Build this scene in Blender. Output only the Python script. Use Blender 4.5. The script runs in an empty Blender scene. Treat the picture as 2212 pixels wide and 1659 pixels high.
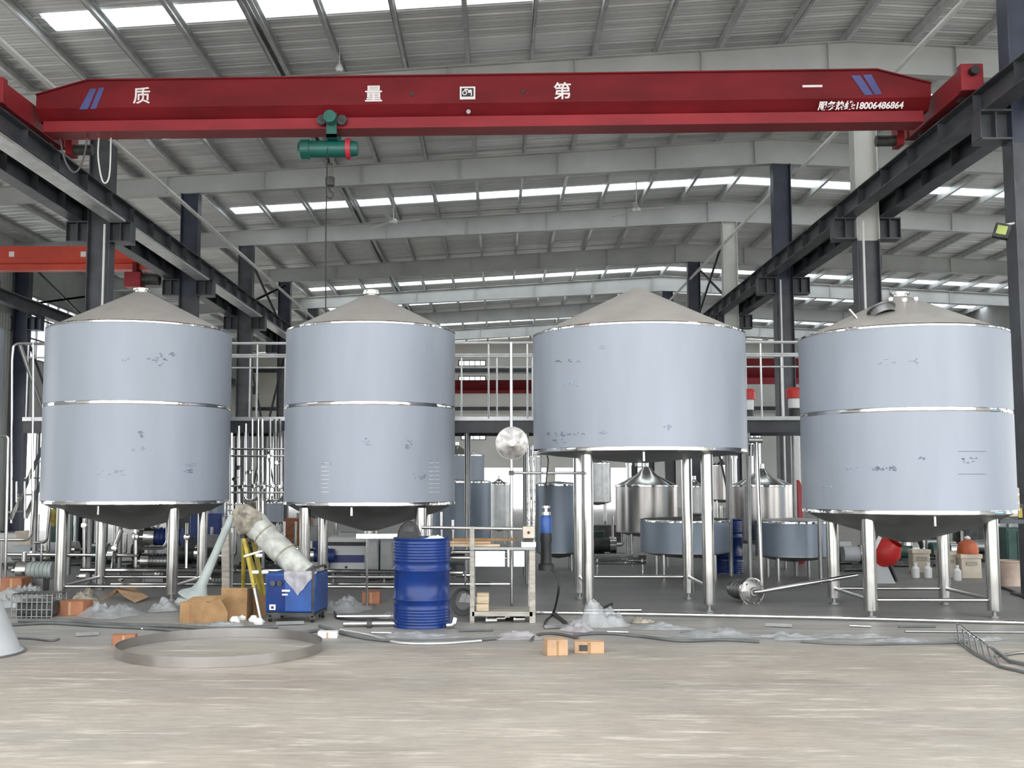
import bpy, bmesh, math, random
from mathutils import Vector, Matrix, noise

PI = math.pi
sc = bpy.context.scene
COL = sc.collection
rnd = random.Random(11)

# ------------------------------------------------------------------ camera
FPX, CX, CY, CAMZ = 2400.0, 1029.0, 829.5, 1.45      # focal length and principal point in pixels of the 2212 x 1659 frame
PITCH = math.atan(210.5 / FPX)
YAW = math.atan(46.0 / FPX)
cam_d = bpy.data.cameras.new('camera')
cam_d.sensor_width = 36.0
cam_d.lens = FPX / 2212.0 * 36.0
cam_d.shift_x = (1106.0 - CX) / 2212.0
cam_d.clip_end = 400
cam = bpy.data.objects.new('camera', cam_d)
COL.objects.link(cam)
cam.location = (0, 0, CAMZ)
cam.rotation_euler = (PI / 2 + PITCH, 0, YAW)
sc.camera = cam
CAMROT = cam.rotation_euler.to_matrix()

# ------------------------------------------------------------------ sky and exposure
world = bpy.data.worlds.new('overcast_sky')
sc.world = world
world.use_nodes = True
bg = world.node_tree.nodes['Background']
bg.inputs['Color'].default_value = (0.96, 0.98, 1.0, 1)
bg.inputs['Strength'].default_value = 3.2
sc.view_settings.view_transform = 'Standard'
sc.view_settings.look = 'None'
sc.view_settings.gamma = 1.0
sc.view_settings.use_curve_mapping = False
sc.view_settings.exposure = 0.40
sc.cycles.max_bounces = 7
sc.cycles.diffuse_bounces = 5
sc.cycles.glossy_bounces = 4
sc.cycles.transmission_bounces = 4
sc.cycles.transparent_max_bounces = 8
sc.cycles.sample_clamp_indirect = 6.0
sc.cycles.caustics_reflective = False
sc.cycles.caustics_refractive = False


def ray(px, py):
    return CAMROT @ Vector(((px - CX) / FPX, -(py - CY) / FPX, -1.0))


def P(px, py, Y):
    """point seen at a pixel, on the upright plane at distance Y down the hall"""
    d = ray(px, py)
    t = Y / d.y
    return Vector((d.x * t, Y, CAMZ + d.z * t))


def G(px, py, z=0.0):
    """point seen at a pixel, on the floor (or at height z)"""
    d = ray(px, py)
    t = (z - CAMZ) / d.z
    return Vector((d.x * t, d.y * t, z))


# ------------------------------------------------------------------ materials
MATS = {}


def mat(name, col, rough=0.5, metal=0.0, var=0.12, scale=3.0, stretch=(1, 1, 1), bump=0.0, bscale=None,
        col2=None, spec=0.5, rvar=0.0, alpha=1.0, trans=0.0, detail=4.0):
    m = bpy.data.materials.new(name)
    m.use_nodes = True
    nt = m.node_tree
    n, l = nt.nodes, nt.links
    b = n['Principled BSDF']
    b.inputs['Roughness'].default_value = rough
    b.inputs['Metallic'].default_value = metal
    b.inputs['Specular IOR Level'].default_value = spec
    if alpha < 1:
        b.inputs['Alpha'].default_value = alpha
    if trans > 0:
        b.inputs['Transmission Weight'].default_value = trans
    tc = n.new('ShaderNodeTexCoord')
    mp = n.new('ShaderNodeMapping')
    mp.inputs['Scale'].default_value = stretch
    l.new(tc.outputs['Object'], mp.inputs['Vector'])
    nz = n.new('ShaderNodeTexNoise')
    nz.inputs['Scale'].default_value = scale
    nz.inputs['Detail'].default_value = detail
    l.new(mp.outputs['Vector'], nz.inputs['Vector'])
    cr = n.new('ShaderNodeValToRGB')
    c2 = col2 if col2 else tuple(max(0, c * (1 - 2 * var)) for c in col)
    c1 = col if col2 else tuple(min(1, c * (1 + var)) for c in col)
    cr.color_ramp.elements[0].position = 0.3
    cr.color_ramp.elements[1].position = 0.7
    cr.color_ramp.elements[0].color = (*c2, 1)
    cr.color_ramp.elements[1].color = (*c1, 1)
    l.new(nz.outputs['Fac'], cr.inputs['Fac'])
    l.new(cr.outputs['Color'], b.inputs['Base Color'])
    if rvar > 0:
        mr = n.new('ShaderNodeMapRange')
        mr.inputs['To Min'].default_value = max(0.02, rough - rvar)
        mr.inputs['To Max'].default_value = rough + rvar
        l.new(nz.outputs['Fac'], mr.inputs['Value'])
        l.new(mr.outputs['Result'], b.inputs['Roughness'])
    if bump > 0:
        nb = n.new('ShaderNodeTexNoise')
        nb.inputs['Scale'].default_value = bscale or scale * 4
        nb.inputs['Detail'].default_value = 3
        l.new(mp.outputs['Vector'], nb.inputs['Vector'])
        bp = n.new('ShaderNodeBump')
        bp.inputs['Strength'].default_value = bump
        bp.inputs['Distance'].default_value = 0.02
        l.new(nb.outputs['Fac'], bp.inputs['Height'])
        l.new(bp.outputs['Normal'], b.inputs['Normal'])
    MATS[name] = m
    return m


mat('film', (0.318, 0.350, 0.402), 0.42, 0.0, var=0.04, scale=1.8, stretch=(1.6, 1.6, 0.3), bump=0.22, bscale=2.4, rvar=0.07, spec=0.35)
mat('film_dark', (0.26, 0.31, 0.37), 0.4, 0.35, var=0.08, scale=2, stretch=(1, 1, 0.3), bump=0.08, bscale=4)
mat('cone_steel', (0.56, 0.53, 0.485), 0.45, 0.35, var=0.08, scale=2.5, bump=0.05, rvar=0.06)
mat('steel', (0.60, 0.595, 0.575), 0.17, 1.0, var=0.06, scale=5, rvar=0.05)
mat('steel_bright', (0.74, 0.73, 0.71), 0.10, 1.0, var=0.05, scale=9, bump=0.55, bscale=5)
mat('steel_dull', (0.30, 0.305, 0.30), 0.38, 0.9, var=0.12, scale=4, rvar=0.08)
mat('steel_tank', (0.45, 0.43, 0.41), 0.26, 0.95, var=0.12, scale=2, stretch=(1, 1, 0.2), bump=0.06, bscale=3)
mat('brushed', (0.37, 0.36, 0.345), 0.36, 0.8, var=0.28, scale=16)
mat('red_dark', (0.33, 0.028, 0.032), 0.45, var=0.12)
mat('galv', (0.62, 0.63, 0.62), 0.38, 0.5, var=0.1, scale=4)
mat('paint_lightgrey', (0.60, 0.60, 0.56), 0.55, 0.0, var=0.06, scale=1.5)
mat('paint_rafter', (0.52, 0.53, 0.51), 0.5, 0.0, var=0.07, scale=1.2)
mat('paint_dark', (0.07, 0.075, 0.085), 0.45, 0.0, var=0.25, scale=2.2)
mat('paint_navy', (0.032, 0.040, 0.068), 0.4, 0.0, var=0.2, scale=2.2)
mat('paint_white', (0.78, 0.78, 0.75), 0.45, 0.0, var=0.05, scale=2)
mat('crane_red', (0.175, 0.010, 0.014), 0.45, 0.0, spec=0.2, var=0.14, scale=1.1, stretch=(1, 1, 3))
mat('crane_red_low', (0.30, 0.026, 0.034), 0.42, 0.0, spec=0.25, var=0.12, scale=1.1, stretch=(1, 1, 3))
mat('crane_orange', (0.62, 0.065, 0.035), 0.42, 0.0, var=0.12, scale=1.4)
mat('stripe_blue', (0.07, 0.075, 0.23), 0.5, 0.0)
mat('mark_white', (0.86, 0.80, 0.79), 0.5, 0.0, var=0.03)
mat('mark_black', (0.02, 0.02, 0.022), 0.5, 0.0)
mat('hoist_green', (0.012, 0.115, 0.09), 0.35, 0.0, var=0.15)
mat('hoist_red', (0.50, 0.03, 0.06), 0.4)
mat('rubber', (0.02, 0.02, 0.022), 0.55, var=0.2)
mat('cable_grey', (0.12, 0.125, 0.125), 0.55, var=0.2)
mat('rope', (0.10, 0.085, 0.075), 0.6)
mat('drum_blue', (0.006, 0.030, 0.16), 0.25, 0.0, spec=0.35, var=0.15, scale=4, bump=0.05, bscale=12)
mat('welder_blue', (0.016, 0.07, 0.27), 0.42, 0.0, var=0.18, scale=5)
mat('motor_blue', (0.02, 0.05, 0.22), 0.45)
mat('cardboard', (0.34, 0.20, 0.09), 0.8, var=0.14, scale=7, bump=0.15, bscale=22)
mat('cardboard_light', (0.50, 0.32, 0.19), 0.8, var=0.1, scale=7, bump=0.1, bscale=22)
mat('cardboard_red', (0.38, 0.16, 0.085), 0.8, var=0.14, scale=7)
mat('wood', (0.55, 0.44, 0.30), 0.75, var=0.18, scale=5, stretch=(1, 6, 6))
mat('wood_grey', (0.42, 0.39, 0.34), 0.8, var=0.18, scale=5, stretch=(1, 6, 6))
mat('yellow', (0.44, 0.35, 0.05), 0.5, var=0.2, scale=9)
mat('beige', (0.66, 0.58, 0.46), 0.6, var=0.12, scale=5)
mat('pink_beige', (0.68, 0.53, 0.43), 0.6, var=0.14, scale=5)
mat('red', (0.62, 0.03, 0.025), 0.42, var=0.12)
mat('orange', (0.55, 0.13, 0.05), 0.55, var=0.15, scale=8)
mat('green_dark', (0.03, 0.09, 0.075), 0.5, var=0.25)
mat('grey_green', (0.36, 0.40, 0.385), 0.55, var=0.12, scale=6)
mat('grey_paint', (0.47, 0.49, 0.50), 0.45, var=0.06)
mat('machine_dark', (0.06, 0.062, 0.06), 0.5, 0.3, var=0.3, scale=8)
mat('wrap', (0.44, 0.45, 0.41), 0.45, 0.0, var=0.22, scale=9, bump=0.5, bscale=18)
mat('rag', (0.34, 0.31, 0.25), 0.85, 0.0, var=0.3, scale=12, bump=0.6, bscale=24)
mat('white_plastic', (0.82, 0.82, 0.80), 0.4, var=0.04)
mat('paper', (0.80, 0.79, 0.80), 0.7, var=0.04)
mat('marker', (0.20, 0.235, 0.31), 0.6, var=0.1)
mat('marker_pale', (0.36, 0.42, 0.52), 0.6, var=0.1)
mat('lamp_glass', (0.42, 0.50, 0.16), 0.2, var=0.1)
mat('window_frame', (0.30, 0.31, 0.31), 0.5)
mat('grating', (0.30, 0.31, 0.31), 0.4, 0.6, var=0.25, scale=14)
mat('wall_back_white', (0.86, 0.84, 0.78), 0.75, var=0.05, scale=0.6)
mat('plastic_sheet', (0.50, 0.515, 0.52), 0.25, 0.0, var=0.12, scale=8, bump=0.4, bscale=16, alpha=0.62)
mat('plastic_pink', (0.52, 0.49, 0.505), 0.25, 0.0, var=0.12, scale=8, bump=0.4, bscale=16, alpha=0.7)


def wave_bump(name, axis, wscale, strength, col, rough, metal, var=0.06):
    """sheet metal with fine ribs (the relief of the sheet, too fine to build)"""
    m = mat(name, col, rough, metal, var=var, scale=0.9)
    n, l = m.node_tree.nodes, m.node_tree.links
    b = n['Principled BSDF']
    tc = n.new('ShaderNodeTexCoord')
    wv = n.new('ShaderNodeTexWave')
    wv.wave_type = 'BANDS'
    wv.bands_direction = axis
    wv.inputs['Scale'].default_value = wscale
    wv.inputs['Distortion'].default_value = 0.4
    wv.inputs['Detail'].default_value = 1.5
    l.new(tc.outputs['Object'], wv.inputs['Vector'])
    bp = n.new('ShaderNodeBump')
    bp.inputs['Strength'].default_value = strength
    bp.inputs['Distance'].default_value = 0.03
    l.new(wv.outputs['Fac'], bp.inputs['Height'])
    l.new(bp.outputs['Normal'], b.inputs['Normal'])
    return m


wave_bump('roof_foil', 'Y', 2.6, 0.45, (0.90, 0.91, 0.895), 0.36, 0.35)
wave_bump('wall_sheet', 'Y', 1.6, 0.35, (0.56, 0.57, 0.55), 0.6, 0.0)


def floor_mat():
    m = bpy.data.materials.new('concrete_floor')
    m.use_nodes = True
    n, l = m.node_tree.nodes, m.node_tree.links
    b = n['Principled BSDF']
    tc = n.new('ShaderNodeTexCoord')

    def nz(scale, stretch, detail=5, rot=0.0, rough=0.55):
        mp = n.new('ShaderNodeMapping')
        mp.inputs['Scale'].default_value = stretch
        mp.inputs['Rotation'].default_value = (0, 0, rot)
        l.new(tc.outputs['Object'], mp.inputs['Vector'])
        t = n.new('ShaderNodeTexNoise')
        t.inputs['Scale'].default_value = scale
        t.inputs['Detail'].default_value = detail
        t.inputs['Roughness'].default_value = rough
        l.new(mp.outputs['Vector'], t.inputs['Vector'])
        return t.outputs['Fac']

    def ramp(fac, p0, c0, p1, c1):
        r = n.new('ShaderNodeValToRGB')
        r.color_ramp.elements[0].position, r.color_ramp.elements[1].position = p0, p1
        r.color_ramp.elements[0].color, r.color_ramp.elements[1].color = (*c0, 1), (*c1, 1)
        l.new(fac, r.inputs['Fac'])
        return r.outputs['Color']

    def mix(fac, a, c, mode='MIX'):
        x = n.new('ShaderNodeMix')
        x.data_type = 'RGBA'
        x.blend_type = mode
        if isinstance(fac, float):
            x.inputs[0].default_value = fac
        else:
            l.new(fac, x.inputs[0])
        l.new(a, x.inputs[6])
        l.new(c, x.inputs[7])
        return x.outputs[2]
    base = ramp(nz(0.55, (1, 1, 1), 6), 0.32, (0.31, 0.245, 0.195), 0.68, (0.46, 0.415, 0.345))
    cool = ramp(nz(0.8, (0.7, 1.3, 1), 5, 0.4), 0.40, (0.345, 0.325, 0.285), 0.62, (0.47, 0.425, 0.36))
    c = mix(nz(0.35, (1, 1, 1), 3, 1.0), base, cool)
    # pale trowel scuffs, long across the hall
    sc1 = ramp(nz(2.2, (0.55, 3.2, 1), 8, 0.12, 0.7), 0.54, (0, 0, 0), 0.66, (0.75, 0.75, 0.75))
    pale = n.new('ShaderNodeRGB')
    pale.outputs[0].default_value = (0.68, 0.625, 0.545, 1)
    c = mix(sc1, c, pale.outputs[0])
    fine = ramp(nz(9.0, (0.45, 2.2, 1), 6, 0.15, 0.75), 0.38, (0.76, 0.75, 0.735), 0.66, (1.12, 1.12, 1.12))
    c = mix(0.8, c, fine, 'MULTIPLY')
    # dirt
    d1 = ramp(nz(1.3, (0.6, 1.8, 1), 8, -0.2, 0.65), 0.55, (0, 0, 0), 0.75, (0.7, 0.7, 0.7))
    dirt = n.new('ShaderNodeRGB')
    dirt.outputs[0].default_value = (0.22, 0.18, 0.145, 1)
    c = mix(d1, c, dirt.outputs[0])
    # worn grey work zone, then a darker grey area under and behind the tanks
    def line_mask(y0, slope, wob, soft):
        sx_ = n.new('ShaderNodeSeparateXYZ')
        l.new(tc.outputs['Object'], sx_.inputs[0])
        mx_ = n.new('ShaderNodeMath')
        mx_.operation = 'MAXIMUM'
        l.new(sx_.outputs['X'], mx_.inputs[0])
        mx_.inputs[1].default_value = 0.4
        m1 = n.new('ShaderNodeMath')
        m1.operation = 'MULTIPLY_ADD'
        l.new(mx_.outputs[0], m1.inputs[0])
        m1.inputs[1].default_value = slope
        l.new(sx_.outputs['Y'], m1.inputs[2])
        m2 = n.new('ShaderNodeMath')
        m2.operation = 'MULTIPLY_ADD'
        l.new(nz(1.6, (0.7, 1.6, 1), 6), m2.inputs[0])
        m2.inputs[1].default_value = wob
        l.new(m1.outputs[0], m2.inputs[2])
        mr = n.new('ShaderNodeMapRange')
        mr.inputs['From Min'].default_value = y0 + wob * .5 - soft
        mr.inputs['From Max'].default_value = y0 + wob * .5 + soft
        l.new(m2.outputs[0], mr.inputs['Value'])
        return mr.outputs['Result']

    def mul(u, v):
        m_ = n.new('ShaderNodeMath')
        m_.operation = 'MULTIPLY'
        l.new(u, m_.inputs[0])
        if isinstance(v, float):
            m_.inputs[1].default_value = v
        else:
            l.new(v, m_.inputs[1])
        return m_.outputs[0]
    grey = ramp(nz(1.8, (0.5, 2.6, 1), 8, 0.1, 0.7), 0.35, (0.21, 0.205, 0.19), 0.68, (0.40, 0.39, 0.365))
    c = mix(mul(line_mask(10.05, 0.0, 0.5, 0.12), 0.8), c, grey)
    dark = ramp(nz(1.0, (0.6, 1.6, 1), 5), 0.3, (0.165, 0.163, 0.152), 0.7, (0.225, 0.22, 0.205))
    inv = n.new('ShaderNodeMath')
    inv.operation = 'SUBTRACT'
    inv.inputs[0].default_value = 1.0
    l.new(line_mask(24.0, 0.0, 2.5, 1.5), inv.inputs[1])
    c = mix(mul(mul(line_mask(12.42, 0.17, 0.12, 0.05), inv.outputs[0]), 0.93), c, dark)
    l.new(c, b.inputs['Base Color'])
    b.inputs['Roughness'].default_value = 0.5
    bp = n.new('ShaderNodeBump')
    bp.inputs['Strength'].default_value = 0.15
    bp.inputs['Distance'].default_value = 0.01
    l.new(nz(6, (0.6, 2, 1), 6), bp.inputs['Height'])
    l.new(bp.outputs['Normal'], b.inputs['Normal'])
    MATS['floor'] = m


floor_mat()


def thin_mats():
    # translucent roof-light sheet
    m = bpy.data.materials.new('rooflight_sheet')
    m.use_nodes = True
    n, l = m.node_tree.nodes, m.node_tree.links
    n.remove(n['Principled BSDF'])
    t = n.new('ShaderNodeBsdfTranslucent')
    t.inputs['Color'].default_value = (0.92, 0.94, 0.95, 1)
    tr = n.new('ShaderNodeBsdfTransparent')
    tr.inputs['Color'].default_value = (0.9, 0.93, 0.95, 1)
    mx = n.new('ShaderNodeMixShader')
    mx.inputs[0].default_value = 0.6
    l.new(t.outputs[0], mx.inputs[1])
    l.new(tr.outputs[0], mx.inputs[2])
    l.new(mx.outputs[0], n['Material Output'].inputs['Surface'])
    MATS['rooflight'] = m
    for nm, c in (('glass', (0.93, 0.96, 0.97)), ('glass_blue', (0.45, 0.70, 0.92))):
        m = bpy.data.materials.new(nm)
        m.use_nodes = True
        n, l = m.node_tree.nodes, m.node_tree.links
        n.remove(n['Principled BSDF'])
        tr = n.new('ShaderNodeBsdfTransparent')
        tr.inputs['Color'].default_value = (*c, 1)
        gl = n.new('ShaderNodeBsdfGlossy')
        gl.inputs['Roughness'].default_value = 0.05
        mx = n.new('ShaderNodeMixShader')
        mx.inputs[0].default_value = 0.06
        l.new(tr.outputs[0], mx.inputs[1])
        l.new(gl.outputs[0], mx.inputs[2])
        l.new(mx.outputs[0], n['Material Output'].inputs['Surface'])
        MATS[nm] = m


thin_mats()


# ------------------------------------------------------------------ mesh helpers
ORG = {}


class MB:
    def __init__(s):
        s.v, s.f = [], []

    def add(s, vs, fs):
        n = len(s.v)
        s.v += [Vector(v) for v in vs]
        s.f += [[i + n for i in f] for f in fs]
        return s

    def box(s, c, d, rot=None):
        c = Vector(c)
        vs = []
        for z in (-.5, .5):
            for y in (-.5, .5):
                for x in (-.5, .5):
                    p = Vector((x * d[0], y * d[1], z * d[2]))
                    vs.append(c + (rot @ p if rot else p))
        return s.add(vs, [(0, 2, 3, 1), (4, 5, 7, 6), (0, 1, 5, 4), (2, 6, 7, 3), (0, 4, 6, 2), (1, 3, 7, 5)])

    def bx(s, x0, x1, y0, y1, z0, z1):
        return s.box(((x0 + x1) / 2, (y0 + y1) / 2, (z0 + z1) / 2), (abs(x1 - x0), abs(y1 - y0), abs(z1 - z0)))

    def bar(s, p0, p1, w, h, up=(0, 0, 1)):
        p0, p1 = Vector(p0), Vector(p1)
        d = (p1 - p0)
        L = d.length
        d.normalize()
        up = Vector(up)
        if abs(d.dot(up)) > 0.98:
            up = Vector((0, 1, 0))
        r = d.cross(up).normalized()
        u = r.cross(d).normalized()
        rot = Matrix((d, r, u)).transposed()
        return s.box((p0 + p1) / 2, (L, w, h), rot)

    def tube(s, pts, r, n=8, caps=True, radii=None):
        pts = [Vector(p) for p in pts]
        rings = []
        t0 = (pts[1] - pts[0]).normalized()
        ref = Vector((0, 0, 1)) if abs(t0.z) < 0.9 else Vector((1, 0, 0))
        u = t0.cross(ref).normalized()
        for i, p in enumerate(pts):
            if i == 0:
                t = t0
            elif i == len(pts) - 1:
                t = (pts[i] - pts[i - 1]).normalized()
            else:
                t = ((pts[i] - pts[i - 1]).normalized() + (pts[i + 1] - pts[i]).normalized())
                t = t.normalized() if t.length > 1e-6 else (pts[i] - pts[i - 1]).normalized()
            u = (u - t * u.dot(t))
            u = u.normalized() if u.length > 1e-6 else t.orthogonal().normalized()
            w = t.cross(u)
            rr = radii[i] if radii else r
            rings.append([p + (u * math.cos(a) + w * math.sin(a)) * rr for a in [2 * PI * k / n for k in range(n)]])
        vs = [q for g in rings for q in g]
        fs = []
        for i in range(len(pts) - 1):
            for k in range(n):
                a, b = i * n + k, i * n + (k + 1) % n
                fs.append((a, b, b + n, a + n))
        if caps:
            fs.append(tuple(range(n))[::-1])
            fs.append(tuple((len(pts) - 1) * n + k for k in range(n)))
        return s.add(vs, fs)

    def cyl(s, p0, p1, r0, r1=None, n=16, caps=True):
        return s.tube([p0, p1], r0, n, caps, [r0, r0 if r1 is None else r1])

    def lathe(s, prof, c=(0, 0, 0), n=48, rot=None):
        """profile [(r, z), ...] turned about z through c; rot turns the axis"""
        c = Vector(c)
        vs, fs, idx = [], [], []
        for r, z in prof:
            if r < 1e-5:
                idx.append([len(vs)])
                vs.append(Vector((0, 0, z)))
            else:
                idx.append(list(range(len(vs), len(vs) + n)))
                vs += [Vector((r * math.cos(2 * PI * k / n), r * math.sin(2 * PI * k / n), z)) for k in range(n)]
        for a, b in zip(idx[:-1], idx[1:]):
            for k in range(n):
                k2 = (k + 1) % n
                if len(a) == 1 and len(b) == 1:
                    continue
                if len(a) == 1:
                    fs.append((a[0], b[k2], b[k]))
                elif len(b) == 1:
                    fs.append((a[k], a[k2], b[0]))
                else:
                    fs.append((a[k], a[k2], b[k2], b[k]))
        return s.add([c + (rot @ v if rot else v) for v in vs], fs)

    def prism(s, poly, vec):
        n = len(poly)
        vec = Vector(vec)
        vs = [Vector(p) for p in poly] + [Vector(p) + vec for p in poly]
        fs = [tuple(range(n))[::-1], tuple(range(n, 2 * n))]
        fs += [(i, (i + 1) % n, (i + 1) % n + n, i + n) for i in range(n)]
        return s.add(vs, fs)

    def loft(s, rings, caps=True):
        n = len(rings[0])
        vs = [p for r in rings for p in r]
        fs = []
        for i in range(len(rings) - 1):
            for k in range(n):
                a, b = i * n + k, i * n + (k + 1) % n
                fs.append((a, b, b + n, a + n))
        if caps:
            fs += [tuple(range(n))[::-1], tuple((len(rings) - 1) * n + k for k in range(n))]
        return s.add(vs, fs)

    def mesh(s, name, m, org=(0, 0, 0), smooth=35):
        org = Vector(org)
        me = bpy.data.meshes.new(name)
        me.from_pydata([tuple(v - org) for v in s.v], [], s.f)
        bm = bmesh.new()
        bm.from_mesh(me)
        bmesh.ops.recalc_face_normals(bm, faces=bm.faces)
        bm.to_mesh(me)
        bm.free()
        me.materials.append(MATS[m])
        me.polygons.foreach_set('use_smooth', [True] * len(me.polygons))
        me.set_sharp_from_angle(angle=math.radians(smooth))
        return me

    def build(s, name, m, parent=None, smooth=35, bevel=0.0, label=None):
        org = ORG.get(parent.name, Vector()) if parent else Vector()
        o = bpy.data.objects.new(name, s.mesh(name, m, org, smooth))
        COL.objects.link(o)
        if parent:
            o.parent = parent
        ORG[o.name] = org
        if bevel:
            bv = o.modifiers.new('bevel', 'BEVEL')
            bv.width = bevel
            bv.segments = 2
            bv.limit_method = 'ANGLE'
        if label:
            o['label'] = label
        return o


def tag(o, label=None, cat=None, group=None, kind=None):
    if label:
        o['label'] = label
    if cat:
        o['category'] = cat
    if group:
        o['group'] = group
    if kind:
        o['kind'] = kind
    return o


def thing(name, label, cat, loc=(0, 0, 0), group=None, kind=None):
    o = bpy.data.objects.new(name, None)
    o.empty_display_size = 0.2
    COL.objects.link(o)
    o.location = loc
    ORG[o.name] = Vector(loc)
    return tag(o, label, cat, group, kind)


def single(name, mb, m, label, cat, loc=(0, 0, 0), group=None, smooth=35, bevel=0.0, kind=None):
    """a thing that is one mesh, its origin at loc (mesh given in world coordinates)"""
    o = bpy.data.objects.new(name, mb.mesh(name, m, loc, smooth))
    COL.objects.link(o)
    o.location = loc
    ORG[o.name] = Vector(loc)
    if bevel:
        bv = o.modifiers.new('bevel', 'BEVEL')
        bv.width = bevel
        bv.segments = 2
        bv.limit_method = 'ANGLE'
    return tag(o, label, cat, group, kind)


def share(name, me, parent, loc=(0, 0, 0)):
    o = bpy.data.objects.new(name, me)
    COL.objects.link(o)
    o.parent = parent
    o.location = loc
    return o


def fillet(pts, rad, n=5):
    """round the corners of a pipe run"""
    pts = [Vector(p) for p in pts]
    out = [pts[0]]
    for a, b, c in zip(pts[:-2], pts[1:-1], pts[2:]):
        u, w = (a - b), (c - b)
        r = min(rad, u.length * 0.45, w.length * 0.45)
        p0, p1 = b + u.normalized() * r, b + w.normalized() * r
        for k in range(n + 1):
            t = k / n
            out.append(p0 * (1 - t) ** 2 + b * 2 * t * (1 - t) + p1 * t * t)
    return out + [pts[-1]]


def smooth_path(pts, n=6):
    """Catmull-Rom through the points"""
    p = [Vector(q) for q in pts]
    p = [p[0] * 2 - p[1]] + p + [p[-1] * 2 - p[-2]]
    out = []
    for i in range(1, len(p) - 2):
        for k in range(n):
            t = k / n
            a, b, c, d = p[i - 1], p[i], p[i + 1], p[i + 2]
            out.append(0.5 * ((2 * b) + (c - a) * t + (2 * a - 5 * b + 4 * c - d) * t * t + (3 * b - a - 3 * c + d) * t ** 3))
    out.append(p[-2])
    return out


AX_Y = Matrix.Rotation(PI / 2, 3, 'X')        # turns a lathe's z axis to face the camera (-y)


def text_mesh(body, size, m, parent, loc, rot, shear=0.0, xscale=1.0, name='lettering'):
    cu = bpy.data.curves.new(name, 'FONT')
    cu.body = body
    cu.size = size
    cu.align_x = 'CENTER'
    cu.align_y = 'CENTER'
    cu.shear = shear
    cu.extrude = 0.002
    cu.offset = 0.004
    tmp = bpy.data.objects.new('tmp', cu)
    COL.objects.link(tmp)
    dg = bpy.context.evaluated_depsgraph_get()
    me = bpy.data.meshes.new_from_object(tmp.evaluated_get(dg))
    bpy.data.objects.remove(tmp)
    bpy.data.curves.remove(cu)
    me.materials.clear()
    me.materials.append(MATS[m])
    o = bpy.data.objects.new(name, me)
    COL.objects.link(o)
    o.parent = parent
    o.location = loc
    o.rotation_euler = rot
    o.scale = (xscale, 1, 1)
    return o


# ================================================================== THE HALL
BAY = 5.95
YC = [14.35 + BAY * (i - 1) for i in range(0, 10)]          # YC[1] = first column line in view
YEND = 62.0
XL, XR, XRIDGE = -14.3, 21.2, 6.6


def zr(x):
    """underside of the roof sheets"""
    return 9.84 - 0.058 * abs(x - XRIDGE)


def zraf(x):
    """underside of the rafters"""
    return 9.03 - 0.047 * abs(x - XRIDGE)


# floor slab and the yard in front of the open end
fl = MB()
fl.bx(-15.5, 22.4, 0.6, 63.0, -0.3, 0.0)
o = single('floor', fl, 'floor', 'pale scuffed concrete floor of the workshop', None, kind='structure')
# yard around the building, made pale to bounce light onto the roof
mat('yard_concrete', (0.62, 0.60, 0.57), 0.8, var=0.08, scale=0.5)
yd = MB()
yd.bx(-70, 70, -60, 0.6, -0.3, -0.004)
yd.bx(-70, -15.5, 0.6, 110, -0.3, -0.004)
yd.bx(22.4, 70, 0.6, 110, -0.3, -0.004)
yd.bx(-15.5, 22.4, 63.0, 110, -0.3, -0.004)
single('ground', yd, 'yard_concrete', 'concrete yard outside the workshop, made pale to bounce light in', None, kind='structure')

# ---- roof
ceil = thing('ceiling', 'silver insulated pitched roof with rooflight strips', None, kind='structure')
PW = BAY / 6.0
Y0R = YC[0] - BAY


def panel_mesh(name, x0, x1, m, ya=0.0, yb=None):
    """one sheet: shallow ribs running down the slope, width PW along the hall"""
    prof = [(0.0, 0.0), (0.10, 0.0), (0.115, -0.022), (0.15, -0.022), (0.165, 0.0), (0.43, 0.0), (0.445, -0.012),
            (0.48, -0.012), (0.495, 0.0), (0.76, 0.0), (0.775, -0.012), (0.81, -0.012), (0.825, 0.0), (PW - 0.004, 0.0)]
    yb = PW - 0.004 if yb is None else yb
    prof = [(y, z) for y, z in prof if ya < y < yb]
    prof = [(ya, 0.0)] + prof + [(yb, 0.0)]
    mb = MB()
    vs = [(x, y, zr(x) + z) for x in (x0, x1) for y, z in prof]
    n = len(prof)
    vs += [(x, y, zr(x) + 0.05) for x in (x0, x1) for y in (ya, yb)]
    fs = [(i, i + 1, i + 1 + n, i + n) for i in range(n - 1)]
    fs += [(2 * n, 2 * n + 2, 2 * n + 3, 2 * n + 1)]
    mb.add(vs, fs)
    return mb.mesh(name, m)


ML = panel_mesh('roof_panel', XRIDGE, XL - 0.3, 'roof_foil')
MR = panel_mesh('roof_panel', XRIDGE, XR + 0.3, 'roof_foil')
ML2 = panel_mesh('roof_panel', -7.45, XL - 0.3, 'roof_foil')
SL = panel_mesh('rooflight_panel', XRIDGE, -7.45, 'rooflight', 0.0, 0.72)
SR = panel_mesh('rooflight_panel', XRIDGE, XR + 0.3, 'rooflight', 0.0, 0.72)
FL = panel_mesh('flashing', XRIDGE, -7.45, 'roof_foil', 0.722)
FR = panel_mesh('flashing', XRIDGE, XR + 0.3, 'roof_foil', 0.722)
NS = int(round((YEND - Y0R) / PW))
for k in range(NS):
    y = Y0R + k * PW
    if k in (3, 9, 15, 21, 28, 41, 46, 53, 57):  # includes strips added out of sight to light the floor
        share('rooflight_panel', SL, ceil, (0, y, 0))
        share('rooflight_panel', SR, ceil, (0, y, 0))
        share('flashing', FL, ceil, (0, y, 0))
        share('flashing', FR, ceil, (0, y, 0))
        share('roof_panel', ML2, ceil, (0, y, 0))
    else:
        share('roof_panel', ML, ceil, (0, y, 0))
        share('roof_panel', MR, ceil, (0, y, 0))

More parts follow.
